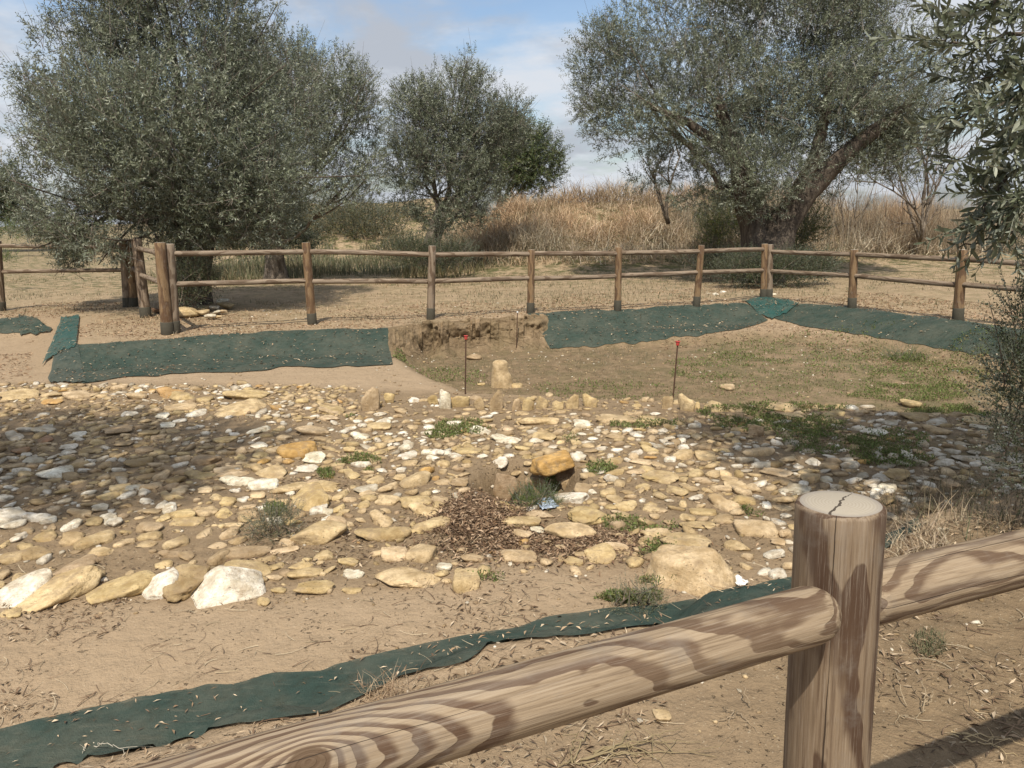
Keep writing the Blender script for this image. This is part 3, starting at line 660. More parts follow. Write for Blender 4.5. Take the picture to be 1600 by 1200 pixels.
L7 = [(145,265,220,315,'w'),(245,180,300,212,'w'),(260,210,330,245,'w'),(150,205,190,245,'w'),(210,215,255,238,'w'),(480,240,525,275,'w'),(590,220,650,255,'w'),(365,330,450,365,'w'),(368,362,455,405,'w'),(475,345,530,385,'w'),(520,350,575,390,'w'),(500,375,560,415,'w'),(560,365,610,400,'w'),(600,380,670,408,'w'),
 (700,255,805,298,'w'),(790,300,915,340,'w'),(975,315,1035,342,'w'),(735,380,780,415,'w'),(792,400,865,448,'w'),(855,375,895,410,'w'),(1430,265,1475,305,'w'),(1455,280,1500,315,'w'),(1180,220,1250,262,'w'),(1215,235,1270,258,'w'),(940,205,1145,248,'t'),(990,275,1090,320,'t'),(265,440,312,475,'w'),(155,525,260,562,'g'),(100,460,185,500,'t'),
 (0,600,55,662,'w'),(0,640,58,702,'w'),(385,458,525,545,'t'),(1295,490,1335,540,'t'),(1300,535,1385,582,'t'),(1490,465,1600,522,'t'),(1425,440,1545,482,'t'),(1330,455,1420,485,'t'),(1330,580,1400,625,'t'),(1370,585,1470,645,'t'),(780,605,930,652,'t'),(945,615,1010,645,'w'),(965,640,1110,685,'t'),(845,663,1008,732,'t'),(885,735,982,782,'t'),(980,727,1045,766,'w'),
 (835,825,1010,882,'t'),(665,840,765,892,'t'),(545,880,608,922,'w'),(160,710,400,785,'d'),(228,640,332,722,'t'),(408,610,542,672,'t'),(383,578,512,625,'t'),(438,660,650,732,'t'),(295,820,398,886,'t'),(240,840,290,870,'t'),(113,910,195,956,'w'),(95,865,183,916,'t'),(0,970,60,1025,'t'),(105,995,185,1030,'t'),(0,895,25,950,'t'),
 (270,578,360,615,'t'),(175,595,245,632,'t'),(60,555,135,600,'t'),(0,515,105,560,'t'),(0,560,60,600,'t'),(90,600,140,660,'t'),(60,650,110,690,'t'),(110,690,165,720,'t'),(170,680,215,715,'t'),(280,630,340,658,'t'),(310,682,358,706,'w'),(190,550,290,580,'t'),(275,505,370,560,'t'),(340,475,395,510,'t'),(215,480,300,520,'t'),(340,448,410,468,'w'),
 (50,418,130,442,'t'),(385,410,445,440,'t'),(300,345,370,365,'t'),(240,355,330,385,'t'),(105,340,160,385,'t'),(105,380,150,408,'t'),(290,305,340,340,'t'),(340,305,400,335,'t'),(305,285,345,305,'w'),(365,275,405,300,'w'),(225,238,320,278,'t'),(0,200,115,235,'t'),(0,150,110,200,'t'),(0,265,50,300,'t'),(115,240,165,262,'t'),(350,165,405,205,'t'),(405,250,470,275,'t'),
 (460,120,500,140,'t') ,(600,335,655,370,'t'),(640,350,740,378,'t'),(680,250,720,275,'t'),(835,245,900,285,'t'),(905,180,960,205,'t'),(790,190,830,206,'w'),(745,200,800,220,'w'),(720,180,790,198,'t'),(660,170,715,195,'t'),(920,250,975,275,'t'),(1050,345,1100,368,'w'),(910,345,975,378,'t'),(810,345,860,385,'t'),(1095,185,1135,205,'t'),(1160,185,1185,205,'w'),
 (1190,285,1240,305,'w'),(1240,300,1290,320,'w'),(1310,290,1400,315,'t'),(1280,250,1320,266,'w'),(1300,205,1470,245,'t'),(1490,215,1600,250,'t'),(1525,190,1570,212,'w'),(1400,345,1440,362,'w'),(1430,362,1500,390,'w'),(1340,360,1400,385,'w'),(1300,405,1420,435,'t'),(1430,410,1540,432,'t'),(1285,445,1330,465,'w'),(1545,425,1600,455,'t'),(1480,345,1560,375,'t'),
 (1395,545,1450,575,'t'),(1460,510,1530,550,'t'),(1480,580,1510,608,'w'),(1340,660,1390,690,'t'),(1380,655,1455,685,'t'),(1325,612,1400,640,'t'),(1400,775,1470,800,'t'),(1360,745,1410,770,'t'),(1300,795,1420,832,'t'),(1380,835,1500,858,'t'),(1470,770,1560,830,'t'),(1505,715,1600,760,'t'),(1510,625,1600,655,'t'),(1440,810,1490,832,'t'),
 (1100,832,1145,885,'t'),(1180,825,1225,865,'t'),(1085,805,1140,830,'t'),(1140,875,1220,905,'t'),(925,905,958,940,'t'),(1040,922,1060,940,'w'),(865,880,900,900,'w'),(610,875,645,900,'t'),(495,850,530,870,'t'),(570,940,610,985,'t'),(380,745,415,768,'t'),(420,720,500,755,'t'),(1245,535,1290,575,'w'),(1185,500,1250,560,'d'),(1100,610,1140,640,'t'),(520,600,580,640,'t'),(512,548,558,570,'w'),(600,490,680,540,'d'),(520,495,600,530,'t'),(640,470,700,500,'t'),(590,560,610,570,'t')]
L8 = [(250,125,355,172,'t'),(370,145,505,176,'t'),(522,128,640,168,'t'),(720,133,792,165,'t'),(810,133,870,158,'t'),(862,127,905,162,'w'),(1365,200,1505,226,'t'),(738,190,860,226,'t'),(765,168,865,192,'t'),(605,172,680,208,'t'),(580,200,630,225,'w'),(920,238,1018,272,'w'),(870,265,1010,300,'t'),(440,315,572,362,'t'),(135,325,240,372,'t'),(238,338,310,372,'t'),
 (580,345,665,378,'t'),(665,282,712,306,'t'),(680,358,745,392,'w'),(765,346,795,362,'w'),(785,355,822,372,'w'),(835,360,882,382,'w'),(860,345,935,372,'t'),(105,348,160,382,'w'),(150,262,200,290,'w'),(205,215,265,240,'w'),(385,382,422,408,'w'),(340,435,400,460,'t'),(300,475,382,502,'t'),(355,457,432,500,'t'),(440,410,520,515,'t'),(500,400,622,437,'t'),
 (670,415,740,462,'t'),(740,430,800,460,'g'),(580,475,640,505,'g'),(620,470,700,510,'g'),(280,520,402,582,'t'),(380,550,465,605,'t'),(205,508,270,542,'w'),(108,528,140,550,'w'),(115,485,200,520,'t'),(160,475,240,500,'t'),(10,418,150,470,'t'),(0,395,60,425,'t'),(195,400,235,420,'t'),(410,620,556,688,'t'),(555,555,640,580,'t'),(585,592,640,618,'w'),(540,692,600,728,'t'),(598,697,640,722,'w'),
 (360,703,476,756,'t'),(88,665,275,752,'t'),(0,700,80,745,'t'),(98,615,150,642,'t'),(10,645,130,690,'t'),(170,595,230,630,'t'),(20,560,120,595,'t'),(180,640,320,660,'t'),(215,570,310,598,'t'),(345,683,385,697,'w'),(580,640,640,690,'t'),(0,525,20,550,'w'),
 (940,448,1000,478,'g'),(960,470,1010,495,'w'),(1000,460,1080,500,'w'),(1020,480,1060,510,'w'),(1080,470,1130,495,'g'),(1100,495,1150,518,'g'),(1140,528,1205,552,'g'),(1075,585,1165,600,'g'),(1140,430,1180,455,'g'),(1165,432,1215,455,'g'),(1150,452,1190,468,'w'),(1215,440,1260,462,'d'),(1075,375,1135,400,'g'),(1050,375,1085,400,'g'),(1020,400,1110,455,'d'),(975,430,1045,462,'g'),
 (1225,338,1270,358,'g'),(1245,350,1275,372,'g'),(1250,432,1285,448,'g'),(1190,190,1290,225,'g'),(1085,165,1185,205,'d'),(1170,225,1280,258,'d'),(1300,345,1420,375,'g'),(1360,330,1420,350,'g'),(1410,360,1475,390,'g'),(1455,380,1525,410,'g'),(1540,345,1600,370,'g'),(1440,300,1520,335,'g'),(1535,285,1590,320,'w'),(1320,290,1380,315,'g'),(1380,225,1455,245,'g'),(1270,455,1350,500,'d'),(1365,490,1470,520,'d'),
 (980,195,1015,218,'w'),(1010,190,1075,225,'g'),(920,140,965,160,'g'),(1095,285,1140,305,'g'),(1150,550,1250,590,'d'),(1060,520,1120,545,'g'),(660,425,700,450,'t'),(900,420,960,445,'g'),(810,425,860,450,'d'),(750,400,800,425,'g'),(820,320,860,340,'w'),(750,318,800,345,'g')]
nst = 0; AUTH = []
for L, ox, oy, s in ((L6, 0, 580, 2.963), (L7, 500, 580, 2.963), (L8, 1000, 580, 2.667)):
    for (a, b_, c, d, col) in L:
        B = (ox + a / s, oy + b_ / s, ox + c / s, oy + d / s)
        P = hit((B[0] + B[2]) / 2, B[3])
        if any(math.hypot(P.x - q[0], P.y - q[1]) < .35 * q[2] for q in taken[:60]): continue
        AUTH.append(((B[2] - B[0]) * (B[3] - B[1]), B, col))
AUTH.sort(key=lambda q: -q[0])
for q, B, col in AUTH[:300]:
    w = B[2] - B[0]; add_stone((B[0] - w * .05, B[1] - 1, B[2] + w * .05, B[3] + 1), col, pav, flat=.6); nst += 1
AUTH_SMALL = []
for q, B, col in AUTH[300:]:
    w = B[2] - B[0]; P, C, w, L, H = stone_geom(*B); AUTH_SMALL.append((C.x, C.y, w * .5, L * .5, H, col)); taken.append((C.x, C.y, max(w, L) * .5, w * .5, L * .5))
print('authored stones', nst, 'hero', len(taken) - nst)
# the rest of the rubble: dart throwing over the stony area
T6 = [rock(2, 300 + i, .45, .22, square=(i % 5 == 0), few=7) for i in range(14)]
T5 = [rock(1, 400 + i, .5, .2, few=7) for i in range(8)]
grid = {}
def occ(x, y, r, k=.82):
    c = int(x * 4), int(y * 4)
    for i in range(-2, 3):
        for j in range(-2, 3):
            for (qx, qy, qr) in grid.get((c[0] + i, c[1] + j), ()):
                if (x - qx) ** 2 + (y - qy) ** 2 < (k * (r + qr)) ** 2: return True
    return False
for x, y, r, a, b_ in taken: grid.setdefault((int(x * 4), int(y * 4)), []).append((x, y, (a + b_) * .5))
HEAP = Vector(plane_hit(745, 815, -.24)); SAND = [(360, 665, 55, 12), (300, 858, 110, 14), (520, 870, 80, 14), (600, 615, 60, 14), (1400, 560, 200, 40)]
fill = []; rr_ = random.Random(5)
lo, hi = STONE_W.min(0), STONE_W.max(0)
cand = 60000
cx = RNG.uniform(lo[0], hi[0], cand); cy = RNG.uniform(lo[1], hi[1], cand)
inside = poly_sd(STONE_W, cx, cy) + (fbm(cx * 2, cy * 2, 0, 77, 2) - .5) * .35
dens = fbm(cx * 1.1, cy * 1.1, 0, 55, 3)
cpx, cpy = to_px(cx, cy, np.full(cand, -.24))
for i in range(cand):
    if inside[i] < 0: continue
    x, y = cx[i], cy[i]
    f = i / cand
    r = (.052 * (1 - f) ** 1.6 + .011) * rr_.uniform(.7, 1.2)
    if y > 5.5: r *= .85
    keep = .8
    for (ax, ay, aw, ah) in SAND:
        if ((cpx[i] - ax) / aw) ** 2 + ((cpy[i] - ay) / ah) ** 2 < 1: keep = .12
    if ((x - HEAP.x) / .32) ** 2 + ((y - HEAP.y) / .42) ** 2 < 1: keep = .02
    if abs(x - CIST.x) < .40 and abs(y - CIST.y) < .38: keep = 0
    if y < 4.3: keep *= .3
    if y > 6.3: keep *= .7
    if y > 6.55 and x > -1.3: keep *= .35
    if cpx[i] > 1150 and 650 < cpy[i] < 720: keep *= .5
    if dens[i] < .36: keep *= .35
    if rr_.random() > keep: continue
    if occ(x, y, r): continue
    grid.setdefault((int(x * 4), int(y * 4)), []).append((x, y, r)); fill.append((x, y, r, cpx[i], cpy[i]))
fill.sort(key=lambda q: -q[2] / q[1])
FA = np.array(fill); FZ = ground(FA[:, 0], FA[:, 1])
def pick_col(px, py, x, y):
    pw = .10 + .26 * float(vnoise(x * 1.3, y * 1.3, 0, 66) > .62)
    if px > 1180 and py > 660: pw = .5
    r = rr_.random()
    k = 'w' if r < pw * .75 else 'g' if r < pw else 'o' if r > .985 else 'd' if r > .78 else 't'
    c = np.array(CLR[k]) * rr_.uniform(.8, 1.1); c[2] *= rr_.uniform(.88, 1.08) if k not in 'wg' else 1; return c
ncap = max(0, 300 - nst)
print('fill', len(fill), 'as parts', ncap)
for i in range(ncap):
    x, y, r, px, py = fill[i]; h = r * rr_.uniform(.38, .62)
    Mw = Matrix.Translation((x, y, FZ[i] + h * .35)) @ Matrix.Rotation(rr_.uniform(-.6, .6), 4, 'Z') @ Matrix.Rotation(rr_.uniform(-.2, .2), 4, 'Y') @ Matrix.Diagonal((r * 1.25, r * .85, h, 1))
    o = new('stone', LIB[rr_.randrange(16)], Mw, pav); o.color = (*pick_col(px, py, x, y), 1)
rest = list(range(ncap, len(fill))); big = [i for i in rest if fill[i][2] / fill[i][1] > .0065]; bs = set(big)
def batch(ids, T):
    n = len(ids); pos = np.zeros((n, 3)); sc_ = np.zeros((n, 3)); ti = np.zeros((n, 3)); yaw = np.zeros(n)
    for k, i in enumerate(ids):
        x, y, r, px, py = fill[i]; h = r * rr_.uniform(.3, .62)
        pos[k] = (x, y, FZ[i] + h * .22); sc_[k] = (r * 1.25, r * rr_.uniform(.7, 1), h); ti[k] = pick_col(px, py, x, y)
    d = np.stack([RNG.normal(0, .18, n), RNG.normal(0, .18, n), np.ones(n)], 1)
    R = rot_from_z(d, RNG.uniform(0, 6.28, n))
    return scatter([(V, F, np.zeros(len(V), int)) for V, F in T], pos, R, sc_, ti)
A = batch(big, T6); B = batch([i for i in rest if i not in bs], T5)
q = AUTH_SMALL; n = len(q); qx = np.array([a[0] for a in q]); qy = np.array([a[1] for a in q])
Cc = scatter([(V, F, np.zeros(len(V), int)) for V, F in T6], np.stack([qx, qy, ground(qx, qy) + np.array([a[4] for a in q]) * .3], 1), rot_from_z(np.tile([[0, 0, 1.]], (n, 1)) + RNG.normal(0, .08, (n, 3)), np.zeros(n) + math.pi / 2 * 0), np.array([(a[2], a[3], a[4] * .8) for a in q]), np.array([CLR[a[5]] for a in q]))
B = (np.concatenate([B[0], Cc[0]]), np.concatenate([B[1], Cc[1] + len(B[0])]), np.concatenate([B[2], Cc[2]]))
o = mesh_np('small_stones', np.concatenate([A[0], B[0]]), np.concatenate([A[1], B[1] + len(A[0])]), MAT['rubble'], pav, smooth=True, tint=np.concatenate([A[2], B[2]]))
tag(o, kind='stuff')
# loose pebbles and grit over the whole site
n = 5200
gx = RNG.uniform(-5.5, 6.5, n); gy = 1.5 + 12 * RNG.random(n) ** 1.1; q = fbm(gx * .8, gy * .8, 0, 91, 3) > .44
ins = poly_sd(STONE_W, gx, gy) > 0
gx, gy = gx[q | ins], gy[q | ins]; n = len(gx); r = RNG.uniform(.003, .010, n) * (1 + gy / 9) * np.where(poly_sd(STONE_W, gx, gy) > 0, 1.3, .8)
cc = np.array([CLR['t'], CLR['w'], CLR['d'], CLR['b'], CLR['d']])[RNG.integers(0, 5, n)] * RNG.uniform(.7, 1.1, (n, 1))
Z = ground(gx, gy)
V, F, T = scatter([(V, F, np.zeros(len(V), int)) for V, F in T5], np.stack([gx, gy, Z + r * .3], 1), rot_from_z(np.tile([[0, 0, 1.]], (n, 1)), RNG.uniform(0, 6, n)),
                  np.stack([r * 1.3, r, r * .7], 1), cc)
tag(mesh_np('gravel', V, F, MAT['rubble'], smooth=True, tint=T), 'fine pale grit and pebbles strewn over the soil', kind='stuff')

# rock pile by the left olive and loose stones by the fence
pile = thing('rock_pile', plane_hit(320, 492), 'small heap of pale field stones at the foot of the left olive', 'rock pile')
for b, c in [((280, 477, 312, 497), 't'), ((311, 480, 322, 488), 'd'), ((318, 478, 330, 487), 't'), ((332, 476, 345, 486), 'w'), ((343, 466, 356, 475), 'w'), ((345, 477, 363, 484), 't'), ((322, 484, 336, 499), 'w'), ((335, 485, 347, 492), 'w'),
             ((338, 491, 346, 499), 't'), ((346, 483, 356, 491), 't'), ((309, 486, 324, 494), 't'), ((241, 481, 252, 489), 'r')]:
    _m = (b[2] - b[0]) * .18; add_stone((b[0] - _m, b[1] - 3, b[2] + _m, b[3] + 1), c, pile, flat=1.3, zp=gz(*plane_hit((b[0] + b[2]) / 2, b[3], 0.)[:2]), zoff=.03)
g2 = 'white stones scattered by the rear fence'
for b, l in [((1104, 455, 1112, 460), 'flat white stone, left of three near the rear right olive'), ((1113, 454, 1126, 462), 'long white stone, middle of three near the rear right olive'), ((1126, 452, 1135, 458), 'pale stone, right of three near the rear right olive'),
             ((1206, 457, 1213, 461), 'little white stone just right of the fence corner post')]:
    add_stone(b, 'w', None, name='loose_stone', label=l, cat='stone', group=g2, flat=.9, zp=.0)

def cut_face():
    n, m_ = 260, 70; ux = np.linspace(606, 858, n); top = np.interp(ux, [606, 640, 700, 830, 858], [512, 507, 503, 492, 490]); bot = np.interp(ux, [606, 640, 700, 760, 830, 858], [560, 556, 543, 537, 540, 546])
    U, Lw = hits(ux, top), hits(ux, bot)
    t = np.linspace(0, 1, m_)[None]; XY = U[:, None, :2] * (1 - t[..., None]) + Lw[:, None, :2] * t[..., None]; z = ground(XY[..., 0], XY[..., 1])
    s_ = np.broadcast_to(np.linspace(0, 1, n)[:, None], (n, m_)); fade = sm(0, .12, t) * sm(1, .72, t) * sm(0, .05, s_) * sm(1, .95, s_)
    x, y = XY[..., 0], XY[..., 1]
    big = fbm(x * 2.6, z * 7, y * 2, 140, 4); ridg = 1 - np.abs(2 * fbm(x * 6, z * 14, y * 5, 141, 4) - 1); fine = fbm(x * 22, z * 34, y * 18, 142, 3)
    over = sm(.10, .40, t) * sm(.72, .42, t)                     # the turf lip hangs over an undercut
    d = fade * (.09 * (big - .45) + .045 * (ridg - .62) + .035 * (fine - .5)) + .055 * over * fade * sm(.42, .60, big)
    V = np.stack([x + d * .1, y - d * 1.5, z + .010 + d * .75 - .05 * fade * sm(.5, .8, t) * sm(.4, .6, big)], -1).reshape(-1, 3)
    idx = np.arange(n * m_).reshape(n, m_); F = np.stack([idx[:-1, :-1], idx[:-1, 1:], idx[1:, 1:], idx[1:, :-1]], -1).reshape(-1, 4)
    dk = np.clip(.9 + 1.3 * (.55 - big) + .35 * t, 0, 1)  # dark soil, plus painted shade in the hollows and towards the foot
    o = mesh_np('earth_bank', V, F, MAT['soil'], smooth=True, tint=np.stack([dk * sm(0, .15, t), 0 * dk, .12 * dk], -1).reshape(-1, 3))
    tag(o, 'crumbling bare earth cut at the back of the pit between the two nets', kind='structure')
cut_face()
# ------------------------------------------------------------------ netting
def net(upper, lower, label, col, n=70, m_=14, off=.012, group='green shade netting laid on the pit banks', seed=0, ragged=.0):
    def rs(poly, n):
        P = np.array(poly, float); d = np.r_[0, np.cumsum(np.hypot(*np.diff(P, axis=0).T))]; t = np.linspace(0, d[-1], n)
        return np.interp(t, d, P[:, 0]), np.interp(t, d, P[:, 1])
    ux, uy = rs(upper, n); lx, ly = rs(lower, n)
    j = np.arange(n)
    uy = uy + (fbm(j * 11. / n, seed, 0, 3, 4) - .5) * 5; ly = ly + (fbm(j * 13. / n, seed + 9, 0, 4, 4) - .5) * (5 + ragged)
    U = hits(ux, uy); Lw = hits(lx, ly)
    if n > 30:
        for A_ in (U, Lw):
            for _ in range(4): A_[1:-1] = (A_[:-2] + 2 * A_[1:-1] + A_[2:]) / 4
    t = np.linspace(0, 1, m_)[None, :, None]; XY = U[:, None, :2] * (1 - t) + Lw[:, None, :2] * t
    z = ground(XY[..., 0], XY[..., 1]) + off + .05 * np.maximum(0, fbm(XY[..., 0] * 3 + seed, XY[..., 1] * 7, 0, 21, 4) - .45) * np.minimum(1, 4 * t[..., 0] * (1 - t[..., 0]))
    z = np.maximum(z, ground(XY[..., 0], XY[..., 1], False) + off * .6)
    V = np.concatenate([XY, z[..., None]], -1).reshape(-1, 3); C = V.mean(0); C[2] = V[:, 2].min(); V = V - C
    idx = np.arange(n * m_).reshape(n, m_); F = np.stack([idx[:-1, :-1], idx[1:, :-1], idx[1:, 1:], idx[:-1, 1:]], -1).reshape(-1, 4)
    if V[F[0, 1], 0] > V[F[0, 0], 0]: F = F[:, ::-1]
    o = mesh_np('netting', V, F, MAT['net'], smooth=True); o.matrix_basis = Matrix.Translation(Vector(C)); o.color = (*col, 1)
    NETS.append((XY.copy(), z.copy(), n, m_))
    tag(o, label, 'netting', group); return o
NETS = []
GN, GB = (.031, .054, .042), (.018, .080, .070)
net([(118, 541), (200, 536), (420, 518), (520, 515), (606, 514)], [(128, 600), (190, 590), (300, 584), (420, 578), (440, 572), (520, 575), (614, 569)], 'long dusty green net on the left bank, ending at the bare cut', GN, 110, 26, seed=1, ragged=3)
net([(606, 514), (614, 517)], [(614, 569), (617, 560)], 'x', GN, 4, 10) if False else None
net([(88, 545), (122, 540)], [(75, 598), (135, 600)], 'ragged grey-green net flap at the left end of the long left net', (.046, .066, .054), 20, 16, off=.024, seed=2, ragged=6)
net([(96, 498), (124, 495)], [(66, 572), (96, 550), (120, 545)], 'bright teal net flap hanging at the pit corner on the left', GB, 16, 24, off=.034, seed=3)
net([(30, 494), (55, 500), (80, 514)], [(32, 526), (58, 524), (82, 518)], 'small folded green net triangle between the far-left strip and the teal flap', GN, 14, 8, off=.03, seed=4)
net([(-160, 512), (0, 499), (38, 497)], [(-160, 543), (0, 522), (36, 522)], 'short green net strip at the far left edge of the pit', GN, 50, 10, seed=5)
net([(824, 491), (1000, 482), (1165, 472)], [(860, 546), (1000, 535), (1120, 522), (1185, 508), (1200, 500)], 'wide green net on the rear bank left of the fence corner', GN, 110, 22, seed=6)
net([(1155, 472), (1196, 466), (1252, 474)], [(1186, 494), (1206, 499), (1228, 492)], 'bright teal net patch covering the rear corner of the pit', GB, 40, 12, off=.03, seed=7)
net([(1236, 475), (1330, 481), (1500, 501), (1600, 516), (1900, 560)], [(1204, 497), (1270, 512), (1400, 534), (1600, 566), (1900, 622)], 'long green net on the right bank running behind the dark shrub', GN, 150, 22, seed=8)
net([(-60, 1163), (0, 1146), (137, 1110), (281, 1082), (372, 1071), (430, 1054), (500, 1052), (559, 1031), (637, 1014), (716, 996), (800, 984), (856, 966), (950, 953), (1040, 948), (1145, 922), (1238, 903), (1320, 870), (1400, 832), (1432, 812)],
    [(-60, 1246), (94, 1197), (266, 1163), (344, 1140), (500, 1121), (584, 1082), (637, 1058), (731, 1038), (770, 1006), (856, 1001), (950, 991), (1060, 975), (1140, 955), (1238, 930), (1330, 898), (1400, 850), (1442, 826)], 'dark green net strip running along the near edge below the rail', (.027, .052, .042), 230, 16, off=.014, seed=9)

# ------------------------------------------------------------------ fences
def lathe(prof, sides=20, wob=0., seed=0):
    """profile [(r,z)] round z"""
    V, F = [], []
    th = np.arange(sides) / sides * 2 * math.pi; n = len(prof)
    R = np.array([p[0] for p in prof]); Z = np.array([p[1] for p in prof])
    rr = R[:, None] * (1 + wob * (2 * fbm(np.cos(th)[None] * 1.2 + seed, np.sin(th)[None] * 1.2 + Z[:, None] * 2.2, Z[:, None] * 1.3, seed, 3) - 1))
    V = np.stack([rr * np.cos(th), rr * np.sin(th), np.broadcast_to(Z[:, None], rr.shape)], -1).reshape(-1, 3)
    i = np.arange(n - 1)[:, None] * sides; j = np.arange(sides)[None]; j2 = (j + 1) % sides
    F = np.stack([i + j, i + j2, i + sides + j2, i + sides + j], -1).reshape(-1, 4)
    return V, F
def log(p0, p1, r0, r1, mat, parent, name, sides=18, dome=(0, 0), cap=None, segs=14, bend=0., spin=0., seed=0):
    p0, p1 = Vector(p0), Vector(p1); L = (p1 - p0).length
    prof = [(0, 0)]
    def end(r, z, sgn, d):
        if d: return [(r * math.sin(a), z + sgn * (-d * (1 - 0) + d * (1 - math.cos(a)))) for a in np.linspace(0.02, math.pi / 2, 8)]
        c = r * .10; return [(r - c, z), (r - c * .3, z + sgn * c * .3), (r, z + sgn * c)]
    lo = end(r0, 0, 1, dome[0]); hi = end(r1, L, -1, dome[1])
    if dome[0]: lo = [(r0 * math.sin(a), dome[0] * (1 - math.cos(a))) for a in np.linspace(.02, math.pi / 2, 8)]
    if dome[1]: hi = [(r1 * math.sin(a), L - dome[1] * (1 - math.cos(a))) for a in np.linspace(.02, math.pi / 2, 8)]
    z0_, z1_ = lo[-1][1], hi[-1][1]
    prof = [(1e-4, 0)] + lo + [(r0 + (r1 - r0) * t, z0_ + (z1_ - z0_) * t) for t in np.linspace(0, 1, segs + 1)[1:-1]] + hi[::-1] + [(1e-4, L)]
    V, F = lathe(prof, sides, .025, seed)
    if bend: V[:, 0] += bend * np.sin(V[:, 2] / L * math.pi)
    nf = len(F); fm = np.zeros(nf, int)
    if cap is not None and not dome[1]: fm[-2 * sides:] = 1 if False else 0; fm[-sides:] = 1
    q = (p1 - p0).to_track_quat('Z', 'Y')
    Mw = Matrix.Translation(p0) @ q.to_matrix().to_4x4() @ Matrix.Rotation(spin, 4, 'Z')
    # put the origin of the texture space at the middle for rails
    me = mesh_np(name, V, F, smooth=True, link=False, mats=[mat, cap or mat], fmat=fm)
    me.set_sharp_from_angle(angle=math.radians(50))
    return new(name, me, Mw, parent)
def rear_post(parent, top, base, dia, mat, Y=None, zb=None):
    P = hit(*base) if zb is None else plane_hit(base[0], base[1], zb)
    T = at_y(top[0], top[1], P.y); r = dia / 2 * (P - Vector((0, 0, CAM_H))).length / FPX
    d = (T - P).normalized()
    po = log(P - d * .15, T, r * 1.03, r * .97, mat, parent, 'post', 16, cap=MAT['endg'], segs=8, seed=int(top[0]))
    log(P - d * .02, P + d * .17, r * 1.12, r * 1.10, MAT['sleeve'], po, 'base_sleeve', 16, segs=2)
    return P, T
def at_post(P, T, py, px):
    """point on the post axis at picture height py"""
    best, bt = 1e9, 0
    for k in range(101):
        q = P.lerp(T, k / 100); y = float(to_px(q.x, q.y, q.z)[1])
        if abs(y - py) < best: best, bt = abs(y - py), k / 100
    return P.lerp(T, bt)
def rear_rail(parent, a, b, ya, yb, seed):
    A = at_post(*a, ya, 0); B = at_post(*b, yb, 0)
    log(A, B, .037, .037, MAT['grey'] if seed % 4 else MAT['grey'], parent, 'rail', 12, dome=(.03, .03), segs=6, bend=RNG.uniform(-.012, .012), spin=seed, seed=seed)
FG = 'runs of post and rail fence round the excavation'
main = thing('wooden_fence', plane_hit(675, 497), 'long rear run of two-rail log fence, from the paired posts to the far corner', 'fence', FG)
MP = [((264, 381), (273, 521), 15, 'grey'), ((478, 379), (488, 507), 13, 'honey'), ((675.5, 384), (673, 499), 12, 'grey'), ((830.5, 390), (829, 489), 11, 'honey'), ((967, 386), (965, 485), 10.5, 'honey'),
      ((1096, 383), (1088, 480), 10, 'honey'), ((1195, 381), (1193, 467), 9.5, 'honey')]
pts = [rear_post(main, t, b, d, MAT[m_]) for t, b, d, m_ in MP]
tops = [(397, 394), (394, 397.5), (398, 397), (396, 396), (395, 392.5), (393, 390)]
bots = [(444, 439), (439.5, 440), (439.5, 434.5), (435, 431), (430, 426), (426, 422)]
for i in range(6):
    rear_rail(main, pts[i], pts[i + 1], *tops[i], i); rear_rail(main, pts[i], pts[i + 1], *bots[i], i + 20)
rt = thing('wooden_fence', plane_hit(1330, 480), 'right run of two-rail log fence, from the far corner towards the near olive branch', 'fence', FG)
RP = [((1203.5, 382), (1201.5, 467), 9.5, 'grey'), ((1335, 390), (1331, 482), 11, 'honey'), ((1504, 390), (1496.5, 500), 13, 'honey'), ((1716, 398), (1702, 528), 15, 'grey')]
pr = [rear_post(rt, t, b, d, MAT[m_]) for t, b, d, m_ in RP]
for i, (a, b, c, d) in enumerate([(393, 397, 423.5, 431), (397, 406, 431, 446), (405, 420, 445, 462)]):
    rear_rail(rt, pr[i], pr[i + 1], a, b, i + 40); rear_rail(rt, pr[i], pr[i + 1], c, d, i + 50)
lf = thing('wooden_fence', plane_hit(100, 483), 'far-left run of two-rail log fence crossing the open field', 'fence', FG)
LP = [((-6, 376), (1, 486), 12, 'grey'), ((193, 374), (200, 479), 12, 'grey')]
pl = [rear_post(lf, t, b, d, MAT[m_]) for t, b, d, m_ in LP]
o3 = at_y(-240, 382, pl[0][0].y - 1.2)
l0 = rear_post(lf, (-262, 380), (-250, 508), 13, MAT['grey'])
rear_rail(lf, pl[0], pl[1], 384, 386, 61); rear_rail(lf, pl[0], pl[1], 425, 422, 62); rear_rail(lf, l0, pl[0], 396, 384, 63); rear_rail(lf, l0, pl[0], 440, 425, 64)
jg = thing('wooden_fence', plane_hit(230, 495), 'short side run of log fence joining the leaning post to the honey-coloured corner post', 'fence', FG)
JP = [((205, 376), (209, 479), 11.5, 'honey'), ((213, 373), (228, 496), 14, 'grey'), ((250, 379), (262, 521), 16, 'honey')]
pj = [rear_post(jg, t, b, d, MAT[m_]) for t, b, d, m_ in JP]
rear_rail(jg, pj[0], pj[1], 384, 388, 71); rear_rail(jg, pj[0], pj[1], 419, 430, 72); rear_rail(jg, pj[1], pj[2], 388, 396, 73); rear_rail(jg, pj[1], pj[2], 430, 444, 74)

